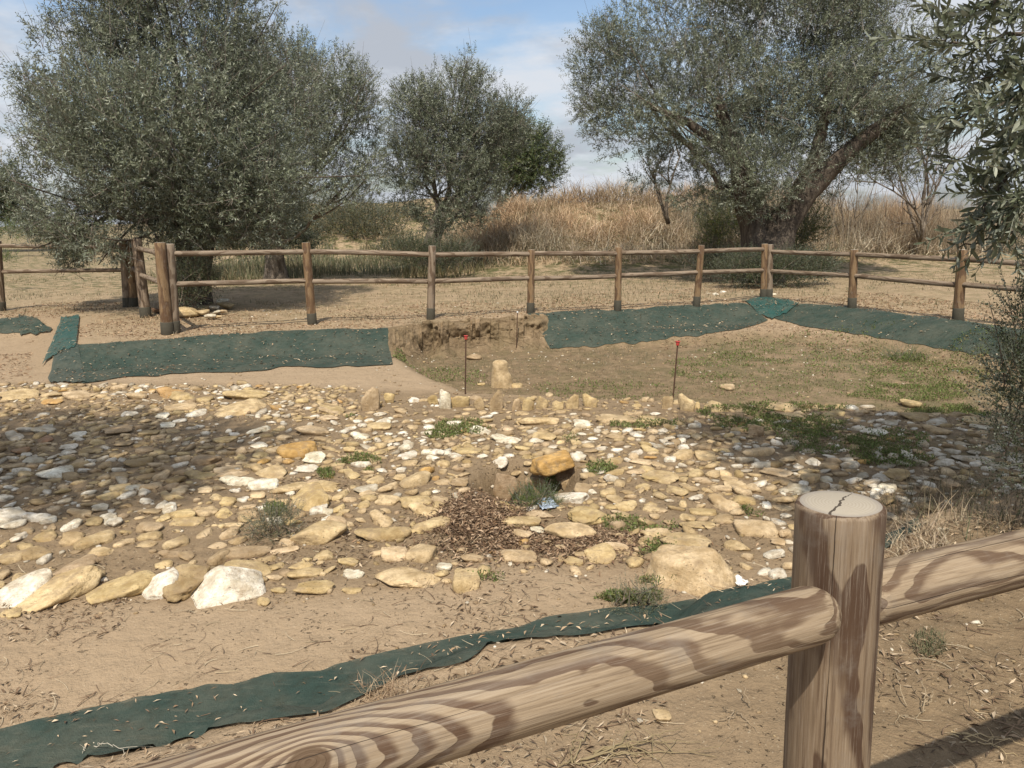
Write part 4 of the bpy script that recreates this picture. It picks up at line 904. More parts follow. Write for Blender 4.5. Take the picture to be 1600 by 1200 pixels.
# foreground fence
D0 = 1.03
Tp = at_depth(1313, 786, D0); Bp = at_depth(1291, 1200, 1.03 * 1.0)
bdir = None
Bq = at_y(1290, 1200, Tp.y - .008); dn = (Tp - Bq).normalized(); Bg = Tp - dn * ((Tp.z + .15) / dn.z)
RL0 = at_depth(1302, 951, .975); RL1 = at_depth(662, 1137, .766); dr = (RL1 - RL0).normalized(); RLe = RL0 + dr * 2.05
_q = Matrix.Translation(RLe) @ (RL0 - RLe).to_track_quat('Z', 'Y').to_matrix().to_4x4() @ Matrix.Rotation(2.0, 4, 'Z')
_k = at_depth(487, 1186, .695); _c = RLe + (RL0 - RLe) * ((_k - RLe).dot(RL0 - RLe) / (RL0 - RLe).length_squared); _d = (Vector((0, 0, CAM_H)) - _c).normalized(); _k = _q.inverted() @ (_c + _d * .037)
MAT['rail'] = m_wood('knotty_pine', (.335, .255, .168, 1), (.26, .192, .12, 1), (.098, .057, .033, 1), freq=135, wander=.075, zf=1.1, knots=((_k.x, _k.y, _k.z, .022),), cracks=((-1.1, .009), (.4, .012), (2.2, .01)))
ff = thing('foreground_fence', (Bg.x, Bg.y, 0), 'near log fence with a round-topped post and smooth weathered rails crossing the foreground', 'fence', None)
RP_ = .0568
log(Bg, Tp, RP_ * 1.03, RP_, MAT['post'], ff, 'post', 72, cap=MAT['endg'], segs=40, seed=5, spin=.05)
log(RLe, RL0, .0362, .0362, MAT['rail'], ff, 'rail', 64, dome=(.03, .042), segs=60, seed=9, spin=2.0)
RR0 = at_depth(1330, 936, 1.055); RR1 = at_depth(1600, 871, 1.20); d2 = (RR1 - RR0).normalized()
log(RR0, RR0 + d2 * 2.0, .0420, .0415, MAT['wood'], ff, 'rail', 64, dome=(.03, .03), segs=60, seed=14, spin=4.2)
low = Vector((0, 0, -.47))
log(RLe + low, RL0 + low, .040, .040, MAT['wood'], ff, 'rail', 32, dome=(.03, .03), segs=20, seed=15)
log(RR0 + low, RR0 + d2 * 2.0 + low, .040, .040, MAT['wood'], ff, 'rail', 32, dome=(.03, .03), segs=20, seed=16)
for q in (RLe, RR0 + d2 * 2.0): log((q.x, q.y, -.15), (q.x, q.y, Tp.z), RP_, RP_, MAT['post'], ff, 'post', 32, cap=MAT['endg'], segs=12, seed=3)

# ------------------------------------------------------------------ marker rods
for (x, yt, yb, cap, lab) in [(728, 527, 617, 'red', 'left rusty survey rod with a red cap, beside the standing stone'), (1059, 536, 632, 'red', 'right rusty survey rod with a red cap, beyond the kerb stones'), (808.5, 488, 546, 'white', 'thin rusty rod with a white tip at the back of the pit')]:
    xb = x + (-1 if x < 1000 else -8 if x > 1000 else 0)
    if x == 808.5: xb = 807
    P = hit(xb, yb); T = at_y(x, yt, P.y)
    th_ = thing('marker_rod', P, lab, 'marker rod', 'iron rods standing in the pit')
    d = (T - P).normalized(); r = .007
    log(P - d * .1, T, r, r, MAT['iron'], th_, 'rod', 8, segs=3)
    if cap == 'red':
        log(T - d * .022, T + d * .014, .015, .018, MAT['red'], th_, 'cap', 14, segs=3); log(T + d * .013, T + d * .018, .023, .023, MAT['red'], th_, 'cap_rim', 14, segs=2)
    else: log(T - d * .01, T + d * .015, .013, .012, MAT['white'], th_, 'cap', 10, segs=2)

# ------------------------------------------------------------------ foliage
def leaf_quad(L, w, bend=.12):
    """kite leaf along +x, slightly folded: 4 verts 2 tris"""
    return np.array([(0, 0, 0), (L * .45, w / 2, L * bend), (L, 0, 0), (L * .45, -w / 2, L * bend)]), np.array([(0, 3, 2), (0, 2, 1)])
def leaf_tri(L, w):
    return np.array([(0, -w * .25, 0), (L * .48, w * .70, L * .1), (L, -w * .12, 0)]), np.array([(0, 2, 1)])
def leaf_full(L, w):
    xs = [0, .22, .5, .78, 1.]; ws = [0.06, .72, 1., .66, .0]; V = []; F = []
    for x, q in zip(xs, ws):
        z = -.10 * L * x * x
        V += [(x * L, 0, z), (x * L, q * w / 2, z + .12 * w * q), (x * L, -q * w / 2, z + .12 * w * q)]
    for i in range(4):
        a, b = i * 3, i * 3 + 3
        F += [(a, b, b + 1), (a, b + 1, a + 1), (a, a + 2, b + 2), (a, b + 2, b)]
    return np.array(V), np.array(F)
def sprig(seed, K=14, L=.26, leaf=.055, w=.013, full=False, ang=(.5, 1.1), pair=True):
    r = np.random.default_rng(seed); Vs, Fs, Es, off = [], [], [], 0
    bx, by = r.normal(0, .12, 2)
    for k in range(K):
        t = (k // 2 + 1) / (K / 2 + .5) if pair else (k + 1) / K
        z = t * L; a = (k % 2) * math.pi + (k // 2) * 1.57 + r.normal(0, .4)
        el = r.uniform(*ang); s = r.uniform(.75, 1.2) * (1 - .3 * t)
        V, F = (leaf_full if full else leaf_tri)(leaf * s, w * s)
        roll = r.normal(0, .6); c, s_ = math.cos(roll), math.sin(roll)
        V = V @ np.array([[1, 0, 0], [0, c, -s_], [0, s_, c]]).T
        # lift to elevation then turn
        c, s_ = math.cos(math.pi / 2 - el), math.sin(math.pi / 2 - el)
        V = V @ np.array([[c, 0, -s_], [0, 1, 0], [s_, 0, c]]).T
        c, s_ = math.cos(a), math.sin(a)
        V = V @ np.array([[c, -s_, 0], [s_, c, 0], [0, 0, 1]]).T
        V = V + np.array([bx * z * t, by * z * t, z]); Vs.append(V); Fs.append(F + off); Es.append(np.full(len(V), k)); off += len(V)
    # the stem
    if full: V, F = tube([(0, 0, 0), (bx * L * .25, by * L * .25, L * .5), (bx * L, by * L, L)], [.0028, .002, .001], 3, cap=False); F = tri_fix(F)
    else: V, F = np.array([(-.002, 0, 0), (.002, 0, 0), (bx * L, by * L, L)]), np.array([(0, 1, 2)])
    Vs.append(V); Fs.append(F + off); Es.append(np.full(len(V), K))
    return np.concatenate(Vs), np.concatenate(Fs), np.concatenate(Es)
OLIVE = 1.14 * np.array([(.085, .10, .058), (.105, .12, .072), (.14, .155, .10), (.19, .205, .145), (.29, .305, .235), (.065, .078, .046), (.12, .132, .08)])
SPR = [sprig(i, 16, .28, .074, .020, ang=(.5, 1.4)) for i in range(8)]
SPRD = [sprig(30 + i, 18, .34, .085, .030, ang=(.5, 1.4)) for i in range(6)]
def lobes_px(L, Y):
    out = []
    for (cx, cy, rx, ry, dy) in L:
        c = at_y(cx, cy, Y + dy); s = (Y + dy) / FPX / CF.y * 1.0
        out.append((np.array(tuple(c)), np.array([rx * s, (rx + ry) / 2 * s * .9, ry * s])))
    return out
def crown(parent, name, lobes, n, temps, scale=1., up=.55, pal=OLIVE, gap=.36, shell=.38, seed=0, mat='leaf', zmin=None, tone=.34, freq=1.5):
    w = np.array([(r[0] * r[1] * r[2]) ** .72 for _, r in lobes]); w /= w.sum()
    k = RNG.choice(len(lobes), int(n * 1.6), p=w)
    C = np.array([c for c, _ in lobes])[k]; Rr = np.array([r for _, r in lobes])[k]
    d = RNG.normal(size=(len(k), 3)); d /= np.linalg.norm(d, axis=1)[:, None]
    edge = .66 + .68 * fbm(d[:, 0] * 2.4 + C[:, 0] * 3, d[:, 1] * 2.4, d[:, 2] * 2.4 + C[:, 2], seed + 70, 3)
    rad = RNG.random(len(k)) ** shell * edge
    P = C + d * Rr * rad[:, None]
    nz = fbm(P[:, 0] * freq, P[:, 1] * freq, P[:, 2] * freq, seed + 3, 3)
    keep = nz > gap + .035 - .06 * (rad < .55)
    if zmin is not None: keep &= P[:, 2] > zmin + (RNG.random(len(k)) - .5) * .3
    P, d, nz = P[keep][:n], d[keep][:n], nz[keep][:n]; n = len(P)
    dr_ = d * .8 + np.array([0, 0, up]) + RNG.normal(0, .6, (n, 3))
    R = rot_from_z(dr_, RNG.uniform(0, 6.28, n)); sc_ = RNG.uniform(.75, 1.25, n) * scale
    ti = np.ones((n, 3)) * (1 - tone + 2 * tone * fbm(P[:, 0] * .9, P[:, 1] * .9, P[:, 2] * .9, seed + 9, 2))[:, None]
    V, F, T = scatter(temps, P, R, sc_, ti, tj=pal)
    o = mesh_np(name, V - np.array(parent.matrix_basis.translation), F, MAT[mat], tint=T); o.parent = parent
    return P, d
def twigs(parent, name, P, n, L=(.3, .8), r=.006, up=.6, col=(.22, .19, .16), centre=None, mat='twig'):
    k = RNG.integers(0, len(P), n); A = P[k]
    d = RNG.normal(0, .6, (n, 3)) + np.array([0, 0, up])
    if centre is not None: d += (A - centre) / (np.linalg.norm(A - centre, axis=1)[:, None]) * .6
    d /= np.linalg.norm(d, axis=1)[:, None]; ln = RNG.uniform(*L, n)
    t = np.linspace(0, 1, 4); b = RNG.normal(0, .12, (n, 3))
    Q = A[:, None] - d[:, None] * (ln * .3)[:, None, None] + d[:, None] * (ln[:, None] * t)[..., None] + b[:, None] * (t ** 2)[None, :, None] * ln[:, None, None]
    e1 = np.cross(d, RNG.normal(size=(n, 3))); e1 /= np.linalg.norm(e1, axis=1)[:, None]; e2 = np.cross(d, e1)
    rr = r * (1 - .75 * t) * 1.; V = []
    for s in range(3):
        a = s * 2.094; V.append(Q + (e1[:, None] * math.cos(a) + e2[:, None] * math.sin(a)) * rr[None, :, None])
    V = np.stack(V, 2)      # n,4,3,3
    base = np.array([[i * 3 + s, i * 3 + (s + 1) % 3, (i + 1) * 3 + (s + 1) % 3, (i + 1) * 3 + s] for i in range(3) for s in range(3)])
    F = (base[None] + (np.arange(n) * 12)[:, None, None]).reshape(-1, 4)
    T = np.repeat(np.array(col)[None] * RNG.uniform(.5, 1.4, (n, 1)), 12, 0)
    o = mesh_np(name, V.reshape(-1, 3) - (np.array(parent.matrix_basis.translation) if parent else 0), F, MAT[mat], tint=T)
    if parent: o.parent = parent
    o['kind'] = 'stuff'
    return o
def tree(label, base, lobes, n, trunk, limbs=None, temps=SPR, scale=1., group='olive trees', seed=0, tw=500, bark='bark', gap=.36, pal=OLIVE, cat='olive tree', name='olive_tree', up=.55, zmin=None, shell=.38, tone=.25, tcol=(.22, .19, .16)):
    """trunk: list of (point, radius)"""
    root = thing(name, base, label, cat, group); b = np.array(tuple(base))
    tp = np.array([tuple(p) for p, r in trunk]); tr = [r for _, r in trunk]
    t = np.linspace(0, 1, 26); ss = np.linspace(0, 1, len(tp))
    Pt = np.stack([np.interp(t, ss, tp[:, i]) for i in range(3)], 1); Rt = np.interp(t, ss, tr) * (1 + .35 * np.exp(-t * 16))
    tv = tube(Pt, Rt, 20, .34, seed + 1)
    o = mesh_np('trunk', tv[0] - b, tri_fix(tv[1]), MAT[bark], smooth=True); o.parent = root
    parts = []; top = tp[-1]
    for i, (c, r) in enumerate(lobes):
        st = tp[-1] if i % 3 else tp[max(0, len(tp) - 2)]; 
        if limbs is not None and i in limbs: continue
        c2 = st + (c - st) * .8; mid = (st + c2) / 2 + np.array([RNG.normal(0, .15), RNG.normal(0, .15), -.1 * np.linalg.norm(c2 - st)]) 
        r0 = tr[-1] * RNG.uniform(.25, .42); ln = np.linalg.norm(c2 - st)
        Pb = bez(st - (top - tp[0]) / (np.linalg.norm(top - tp[0]) + 1e-6) * .1, mid, c2, 14); Pb[1:-1] += RNG.normal(0, .035, (12, 3)) * min(1, ln)
        parts.append(tube(Pb, np.linspace(r0, .02, 14), 9, .25, seed + i))
        for k in range(3):
            q = Pb[RNG.integers(6, 14)]; e = c + RNG.normal(0, .55, 3) * r; m2 = (q + e) / 2 + RNG.normal(0, .12, 3)
            parts.append(tube(bez(q, m2, e, 7), np.linspace(.03, .008, 7), 5))
    V, F = join(parts); o = mesh_np('limbs', V - b, F, MAT[bark], smooth=True); o.parent = root
    P, d = crown(root, 'crown', lobes, n, temps, scale, up, pal, gap, shell, seed, zmin=zmin, tone=tone)
    if tw: twigs(root, 'twigs', P, tw, centre=b + np.array([0, 0, 2.]), col=tcol)
    return root

# left olive
Y = 13.6
LB = plane_hit(303, 476)
tree('large dense olive with a low wide crown behind the left fence corner', LB,
     lobes_px([(175, 150, 105, 110, .2), (300, 60, 135, 105, 0), (250, 210, 180, 120, -.9), (120, 290, 100, 90, -.4), (330, 290, 150, 90, -.7), (80, 195, 38, 48, .3), (400, 170, 100, 105, .6), (200, 350, 110, 55, -1.0), (120, 350, 75, 45, -.3),
               (400, 330, 75, 60, .2), (165, 25, 70, 55, .3), (50, 130, 26, 34, .2), (310, 350, 90, 45, -.6), (250, -60, 120, 70, 0), (90, 75, 34, 40, .1)], Y), 14500,
     [((LB.x, LB.y, -.1), .30), ((LB.x + .03, LB.y, .5), .27), ((LB.x + .12, LB.y + .05, 1.2), .33), ((LB.x + .1, LB.y + .1, 1.9), .36)], seed=3, tw=2600, bark='darkbark', gap=.36)
# second left olive behind it
Y = 18.5
B2 = plane_hit(430, 437)
tree('pale grey olive standing just behind the large left one', B2,
     lobes_px([(460, 170, 100, 90, 0), (540, 200, 55, 100, .3), (500, 280, 80, 45, -.2), (430, 250, 90, 90, .5), (560, 160, 30, 60, 0), (390, 110, 60, 60, .4), (575, 260, 28, 45, .2), (470, 120, 50, 50, 0)], Y), 5200,
     [((B2.x, B2.y, -.1), .28), ((B2.x + .05, B2.y, .8), .22), ((B2.x + .3, B2.y, 1.8), .2)], seed=8, tw=1200, pal=OLIVE * 1.15, scale=1.05)
# centre olive
Y = 21.
B3 = plane_hit(668, 416)
tree('narrow fan-shaped olive in the middle with a pale leaning trunk', B3,
     lobes_px([(655, 210, 55, 75, 0), (720, 190, 60, 80, .2), (640, 270, 40, 55, -.3), (690, 280, 60, 70, -.5), (755, 230, 55, 75, .3), (735, 118, 17, 34, 0), (700, 330, 55, 40, -.4), (800, 190, 28, 45, .4), (650, 165, 40, 35, 0), (740, 300, 50, 55, 0)], Y), 6800,
     [((B3.x, B3.y, -.1), .30), ((B3.x + .15, B3.y, .6), .24), ((B3.x + .35, B3.y, 1.2), .22), ((B3.x + .6, B3.y, 1.9), .2)], seed=15, tw=2000, scale=1.05)
# dark tree behind it
Y = 29.
B4 = plane_hit(768, 392)
tree('dark round-crowned tree behind and right of the middle olive', B4,
     lobes_px([(820, 240, 50, 45, 0), (845, 265, 32, 40, 0), (800, 275, 45, 35, 0), (790, 220, 30, 45, .5), (815, 200, 22, 30, 0)], Y), 2600,
     [((B4.x, B4.y, -.1), .3), ((B4.x + .1, B4.y, 1.2), .24), ((B4.x + .7, B4.y, 2.2), .22)], seed=21, tw=200, temps=SPRD, scale=1.25, group=None, bark='darkbark',
     pal=np.array([(.05, .075, .025), (.075, .10, .035), (.10, .125, .05), (.13, .13, .06)]), cat='tree', name='tree')
# right olive
Y = 17.
B5 = plane_hit(1192, 440)
tree('broad old olive with a thick forked pale trunk at the far right corner', B5,
     lobes_px([(960, 110, 70, 70, 0), (1060, 60, 100, 80, .3), (1110, 160, 110, 90, -.6), (1010, 180, 95, 65, 0), (1240, 90, 120, 110, .2), (1340, 110, 110, 110, 0), (1350, 200, 95, 65, .5), (1190, 210, 80, 60, .6), (1080, 240, 70, 50, -.2),
               (1400, 160, 75, 90, .2), (1160, 20, 60, 60, .3), (1300, 10, 110, 60, 0), (1010, 255, 40, 42, .2), (925, 160, 32, 45, .2), (1105, 285, 45, 40, .2), (1270, 292, 50, 25, 1.2), (950, 60, 40, 25, 0), (1220, -50, 180, 60, 0), (1430, 230, 35, 55, .2), (1110, 255, 60, 40, -.5), (1250, 160, 120, 70, -.9), (1400, 250, 50, 35, .8), (1165, 270, 55, 50, -1.2), (1215, 265, 50, 45, -1.2), (1195, 315, 40, 28, -.9), (1130, 300, 30, 30, -.6), (1275, 240, 45, 30, -1.2), (1410, 220, 65, 42, -.2), (1345, 262, 55, 26, -.5), (1090, 305, 45, 28, -.4)], Y), 17500,
     [((B5.x, B5.y, -.2), .42), ((B5.x + .02, B5.y, .6), .36), ((B5.x - .02, B5.y, 1.2), .38), ((B5.x - .02, B5.y, 1.6), .36)], seed=33, tw=3000, limbs=tuple(range(3, 30)), gap=.37)
r5 = bpy.data.objects['olive_tree.003']
for k, pl_ in enumerate([[(1189, 412, .40), (1178, 350, .27), (1160, 290, .20), (1148, 230, .14), (1120, 150, .08)], [(1202, 412, .40), (1222, 350, .33), (1260, 298, .26), (1318, 243, .19), (1385, 190, .12), (1430, 150, .07)], [(1238, 325, .2), (1272, 250, .14), (1290, 180, .1), (1300, 110, .06)],
                         [(1150, 250, .11), (1090, 200, .09), (1010, 160, .05)]]):
    pts_ = [np.array(tuple(at_y(x, y, 16.55 - .05 * k))) for x, y, r in pl_]; P_ = np.array(pts_)
    t = np.linspace(0, 1, 16); s_ = np.linspace(0, 1, len(P_)); Q = np.stack([np.interp(t, s_, P_[:, i]) for i in range(3)], 1); Q += RNG.normal(0, .015, Q.shape)
    V, F = tube(Q, np.interp(t, s_, [r for *_, r in pl_]), 14, .3, 50 + k)
    o = mesh_np('limb', V - np.array(tuple(B5)), tri_fix(F), MAT['darkbark'] if k else MAT['darkbark'], smooth=True); o.parent = r5
# two overhanging trees that shade the rubble from outside the picture
OB = Vector((-5.4, 2.1, 0))
tree('olive overhanging the left of the rubble and shading it', OB,
     [(np.array(c), np.array(r)) for c, r in [((-3.5, 3.0, 4.1), (1.0, .8, .5)), ((-2.6, 2.75, 4.2), (.6, .5, .4)), ((-4.4, 3.4, 4.1), (1.0, .9, .5)), ((-5.6, 2.6, 4.2), (1.2, 1.1, .9)), ((-4.2, 2.1, 4.4), (1.1, .7, .6)), ((-3.1, 1.95, 4.1), (.8, .45, .4))]], 3600,
     [((OB.x, OB.y, -.1), .3), ((OB.x + .1, OB.y, .9), .24), ((OB.x + .3, OB.y + .1, 2.2), .22)], seed=45, tw=0, gap=.28, scale=1.15)
OR_ = Vector((4.6, 3.0, 0))
PB = []
r_o = tree('near olive at the right edge with long drooping leafy branches', OR_,
     [(np.array(c), np.array(r)) for c, r in [((2.9, 3.2, 3.6), (.85, .75, .5)), ((3.9, 3.6, 3.4), (1.1, 1.0, .7)), ((1.9, 3.3, 3.75), (.8, .6, .4)), ((2.0, 2.5, 3.9), (.6, .5, .35)), ((2.9, 2.4, 3.8), (.8, .6, .5)), ((4.6, 2.8, 3.4), (1.2, 1.1, 1.)), ((5.2, 3.9, 2.4), (1.1, 1., 1.)), ((3.9, 2.5, 3.9), (.9, .8, .6)), ((3.6, 4.6, 2.2), (.45, .5, .7)), ((3.6, 2.7, 3.8), (1.0, .8, .5)), ((3.1, 1.9, 3.9), (.9, .6, .5))]], 5000,
     [((OR_.x, OR_.y, -.1), .32), ((OR_.x - .1, OR_.y, .9), .26), ((OR_.x - .2, OR_.y + .1, 2.0), .24)], seed=52, tw=0, gap=.28, scale=1.45)
# its drooping branches in view, built leaf by leaf
SPN = [sprig(80 + i, 18, .24, .060, .0150, full=True, ang=(.45, 1.0)) for i in range(8)]
br = []; sp_pos, sp_dir = [], []
BR = [[(1720, -60, 2.7), (1640, 40, 2.65), (1560, 60, 2.6), (1490, 70, 2.6), (1462, 62, 2.6)], [(1730, 40, 2.8), (1640, 130, 2.75), (1560, 165, 2.7), (1510, 180, 2.7), (1470, 195, 2.7)],
      [(1760, 150, 2.7), (1660, 230, 2.65), (1580, 270, 2.6), (1545, 310, 2.6), (1520, 360, 2.6)], [(1740, 200, 3.), (1680, 290, 2.95), (1600, 320, 2.9), (1545, 300, 2.85), (1500, 250, 2.85)],
      [(1740, 300, 2.8), (1670, 350, 2.75), (1600, 360, 2.7), (1550, 375, 2.7), (1500, 385, 2.7)], [(1700, -90, 3.), (1600, -30, 2.95), (1540, 10, 2.9), (1500, 40, 2.9)], [(1760, 100, 2.5), (1680, 150, 2.5), (1610, 200, 2.5), (1560, 230, 2.5)],
      [(1700, -40, 2.4), (1640, 60, 2.4), (1600, 120, 2.4), (1585, 190, 2.4)], [(1720, 260, 2.5), (1650, 300, 2.5), (1600, 310, 2.5), (1570, 350, 2.5)], [(1700, 60, 3.1), (1600, 100, 3.1), (1540, 120, 3.05), (1500, 130, 3.0)]]
for bp in BR:
    P_ = np.array([tuple(at_depth(x, y, d)) for x, y, d in bp]); t = np.linspace(0, 1, 18); s_ = np.linspace(0, 1, len(P_))
    Q = np.stack([np.interp(t, s_, P_[:, i]) for i in range(3)], 1); Q = Q + RNG.normal(0, .006, Q.shape)
    br.append(tube(Q, np.linspace(.011, .002, 18), 6, cap=False))
    T_ = np.gradient(Q, axis=0); T_ /= np.linalg.norm(T_, axis=1)[:, None]
    for k in range(2, 18):
        for _ in range(2 if k < 15 else 1):
            sp_pos.append(Q[k]); sp_dir.append(T_[k] * .8 + RNG.normal(0, .55, 3) + np.array([-.05, 0, -.05]))
sp_pos, sp_dir = np.array(sp_pos), np.array(sp_dir); _x, _y = to_px(*sp_pos.T)
_k = ((_x > 1500) | (RNG.random(len(_x)) < .35)) & (_y < 345) & (_x > 1455); sp_pos, sp_dir = sp_pos[_k], sp_dir[_k]
V, F, T = scatter(SPN, sp_pos, rot_from_z(sp_dir, RNG.uniform(0, 6.28, len(sp_pos))), RNG.uniform(.6, 1.15, len(sp_pos)), None if False else np.ones((len(sp_pos), 3)), tj=OLIVE * .95)
o = mesh_np('drooping_leaves', V - np.array(tuple(OR_)), F, MAT['leaf'], tint=T); o.parent = r_o; tag(o, kind='stuff')
V, F = join(br); o = mesh_np('drooping_branches', V - np.array(tuple(OR_)), F, MAT['darkbark'], smooth=True); o.parent = r_o

# far trees and bushes
def bush(label, base, lobes, n, name='bush', cat='bush', group=None, temps=SPR, pal=OLIVE, scale=1., gap=.3, up=.9, seed=0, tw=80, mat='leaf', tcol=(.2, .16, .12), tl=(.3, .8), tone=.25):
    root = thing(name, base, label, cat, group)
    P, d = crown(root, 'foliage', lobes, n, temps, scale, up, pal, gap, .5, seed, mat=mat, zmin=base[2] - .05, tone=tone)
    if tw: twigs(root, 'stems', P, tw, L=tl, up=1., col=tcol)
    return root
GRN = np.array([(.07, .10, .025), (.10, .14, .035), (.14, .17, .05), (.09, .10, .04)])
DKG = np.array([(.045, .062, .028), (.065, .082, .04), (.085, .10, .05), (.10, .09, .05)])
YEL = np.array([(.22, .23, .06), (.16, .19, .05), (.12, .15, .045), (.20, .17, .07)])
SML = [sprig(60 + i, 16, .26, .03, .016) for i in range(6)]
bush('yellow-green bush under the right olive, left of its trunk', plane_hit(1135, 418), lobes_px([(1130, 345, 40, 45, 0), (1150, 375, 30, 35, 0), (1115, 370, 22, 30, 0)], 21.5), 1100, temps=SML, pal=YEL * .9, scale=1.5, seed=1)
bush('olive-brown bush under the right olive, right of its trunk', plane_hit(1260, 418), lobes_px([(1262, 355, 30, 38, 0), (1240, 375, 25, 30, 0)], 20.5), 700, temps=SML, pal=YEL * .6, scale=1.5, seed=2)
bush('low dark bush round the foot of the right olive', plane_hit(1195, 452), lobes_px([(1160, 425, 45, 26, 0), (1225, 425, 60, 28, 0), (1280, 418, 28, 20, .2)], 15.6), 1900, temps=SML, pal=DKG, scale=1.15, seed=3, gap=.25)
bush('low dark bush behind the rail, left of the right olive', plane_hit(1110, 452), lobes_px([(1110, 415, 26, 16, 0), (1080, 412, 18, 10, 0)], 17.), 380, temps=SML, pal=DKG, scale=1.1, seed=4)
bush('low green bush at the foot of the middle olive', plane_hit(660, 418), lobes_px([(640, 395, 46, 20, 0), (700, 398, 48, 17, 0)], 19.), 1300, temps=SML, pal=DKG * 1.1, scale=1.2, seed=5)
bush('leafy suckers at the foot of the large left olive', plane_hit(300, 482), lobes_px([(300, 425, 30, 15, 0), (292, 458, 26, 20, 0), (325, 440, 18, 16, .2)], 12.7), 560, temps=SML, pal=DKG * 1.2, seed=6)
bush('pale low bush below the left crown behind the top rail', plane_hit(118, 440), lobes_px([(130, 388, 40, 18, 0), (110, 405, 18, 22, 0), (178, 395, 24, 18, 0)], 14.5), 420, temps=SPR, seed=7, scale=.8)
bush('dark far tree at the left edge of the field', plane_hit(-20, 372), lobes_px([(-20, 300, 55, 45, 0), (20, 315, 35, 38, 0), (-80, 310, 50, 50, 0), (30, 340, 28, 20, 0)], 45.), 1100, name='tree', cat='tree', temps=SPRD, pal=DKG * 1.1, scale=3., seed=8, tw=0)
bush('bright green scrub in front of the far left tree', plane_hit(30, 372), lobes_px([(20, 362, 60, 12, 0), (90, 360, 50, 10, 0), (-80, 362, 50, 12, 0)], 38.), 900, temps=SML, pal=GRN, scale=2.2, seed=9, tw=0)
bush('low olive scrub under the pale left olive', plane_hit(420, 414), lobes_px([(400, 345, 60, 45, 0), (455, 375, 40, 22, 0), (340, 370, 60, 25, 0)], 22.), 1500, temps=SPRD, pal=DKG, scale=1.1, seed=10)
bush('low sunlit plants at the far left behind the rail', plane_hit(5, 432), lobes_px([(5, 404, 22, 9, 0)], 18.), 160, temps=SML, pal=GRN * 1.2, scale=.9, seed=11, tw=0)
# scrub on the left rise
SCR = np.array([(.15, .125, .05), (.10, .10, .045), (.07, .075, .032), (.20, .155, .08), (.055, .055, .03), (.06, .07, .03)])
bush('brownish scrub on the rise between the left and middle olives', plane_hit(530, 365), lobes_px([(480, 345, 50, 28, 0), (545, 340, 45, 26, .5), (600, 350, 45, 26, 0), (520, 365, 60, 20, -1.), (420, 340, 40, 30, 1.), (640, 350, 30, 30, 1.), (560, 345, 60, 22, -1.5), (470, 365, 60, 22, -2.), (590, 368, 50, 16, -2.)], 32.), 3600, temps=SML, pal=SCR, scale=2.3, seed=12, tw=300, tcol=(.25, .19, .1))
# dark leafy shrub at the right edge
SMN = [sprig(90 + i, 22, .30, .026, .015, full=False, ang=(.2, 1.0)) for i in range(6)]
sh = thing('shrub', (2.62, 3.55, gz(2.62, 3.55)), 'dark small-leaved shrub at the right edge in front of the green net', 'shrub')
lob = [(np.array(tuple(at_depth(1606, 620, 3.55))), np.array([.11, .22, .30])), (np.array(tuple(at_depth(1620, 520, 3.6))), np.array([.16, .2, .35])), (np.array(tuple(at_depth(1665, 700, 3.5))), np.array([.24, .3, .35])), (np.array(tuple(at_depth(1575, 590, 3.55))), np.array([.08, .15, .14]))]
P, d = crown(sh, 'foliage', lob, 1050, SMN, .62, .8, DKG * .9, .3, .6, 5)
twigs(sh, 'stems', P, 26, L=(.25, .6), r=.004, up=1.2, col=(.12, .09, .07))
for x, yt in ((1545, 470), (1572, 455), (1590, 445)):
    A_ = at_depth(x + 25, 600, 3.55); B_ = at_depth(x, yt, 3.55); V, F = tube(bez(A_, (A_ + B_) / 2 + Vector((.02, 0, 0)), B_, 8), np.linspace(.004, .0015, 8), 5)
    o = mesh_np('stem', V - np.array(tuple(sh.matrix_basis.translation)), tri_fix(F), MAT['darkbark']); o.parent = sh

# bare shrubs on the right
def bare(label, base, tips, Y, r=.045, seed=0, kids=9, name='bare_shrub'):
    root = thing(name, base, label, 'bare shrub', 'bare shrubs on the right mound'); b = np.array(tuple(base)); parts = []; r_ = np.random.default_rng(seed)
    def grow(p, q, ra, dep):
        p, q = np.array(p), np.array(q); ln = np.linalg.norm(q - p)
        Q = bez(p, (p + q) / 2 + r_.normal(0, .13, 3) * ln, q, 7); parts.append(tube(Q, np.linspace(ra, ra * .35, 7), 5 if dep else 7))
        if dep < 3:
            for k in range(kids if dep == 0 else 5):
                s = Q[r_.integers(1, 7)]; dd = (q - p) / (ln + 1e-6) + r_.normal(0, .5, 3) + np.array([0, 0, .3]); dd /= np.linalg.norm(dd)
                grow(s, s + dd * ln * r_.uniform(.3, .6), ra * .45, dep + 1)
    for (x, y, w) in tips: grow(tuple(base), tuple(at_y(x, y, Y)), r, 0 if w else 1)
    V, F = join(parts); o = mesh_np('branches', V - b, F, MAT['bark'], smooth=True); o.parent = root; return root
bb = at_y(1440, 355, 21.); bare('tall bare grey shrub standing in the dry grass right of the old olive', (bb.x, bb.y, bb.z - .4), [(1370, 285, 1), (1420, 215, 1), (1450, 230, 1), (1480, 260, 1), (1400, 250, 0)], 21., seed=3, kids=7)
bb = at_y(1320, 360, 23.); bare('thin reddish bare shrub under the right side of the old olive', (bb.x, bb.y, bb.z - .4), [(1290, 295, 1), (1340, 280, 1), (1310, 290, 0), (1365, 290, 0)], 23., r=.03, seed=5, kids=6)
bb = at_y(1045, 315, 22.); bare('twisted bare stem leaning out of the dry reeds left of the old olive', (bb.x, bb.y, bb.z - .6), [(1062, 245, 0), (1020, 270, 0)], 22., r=.06, seed=8)

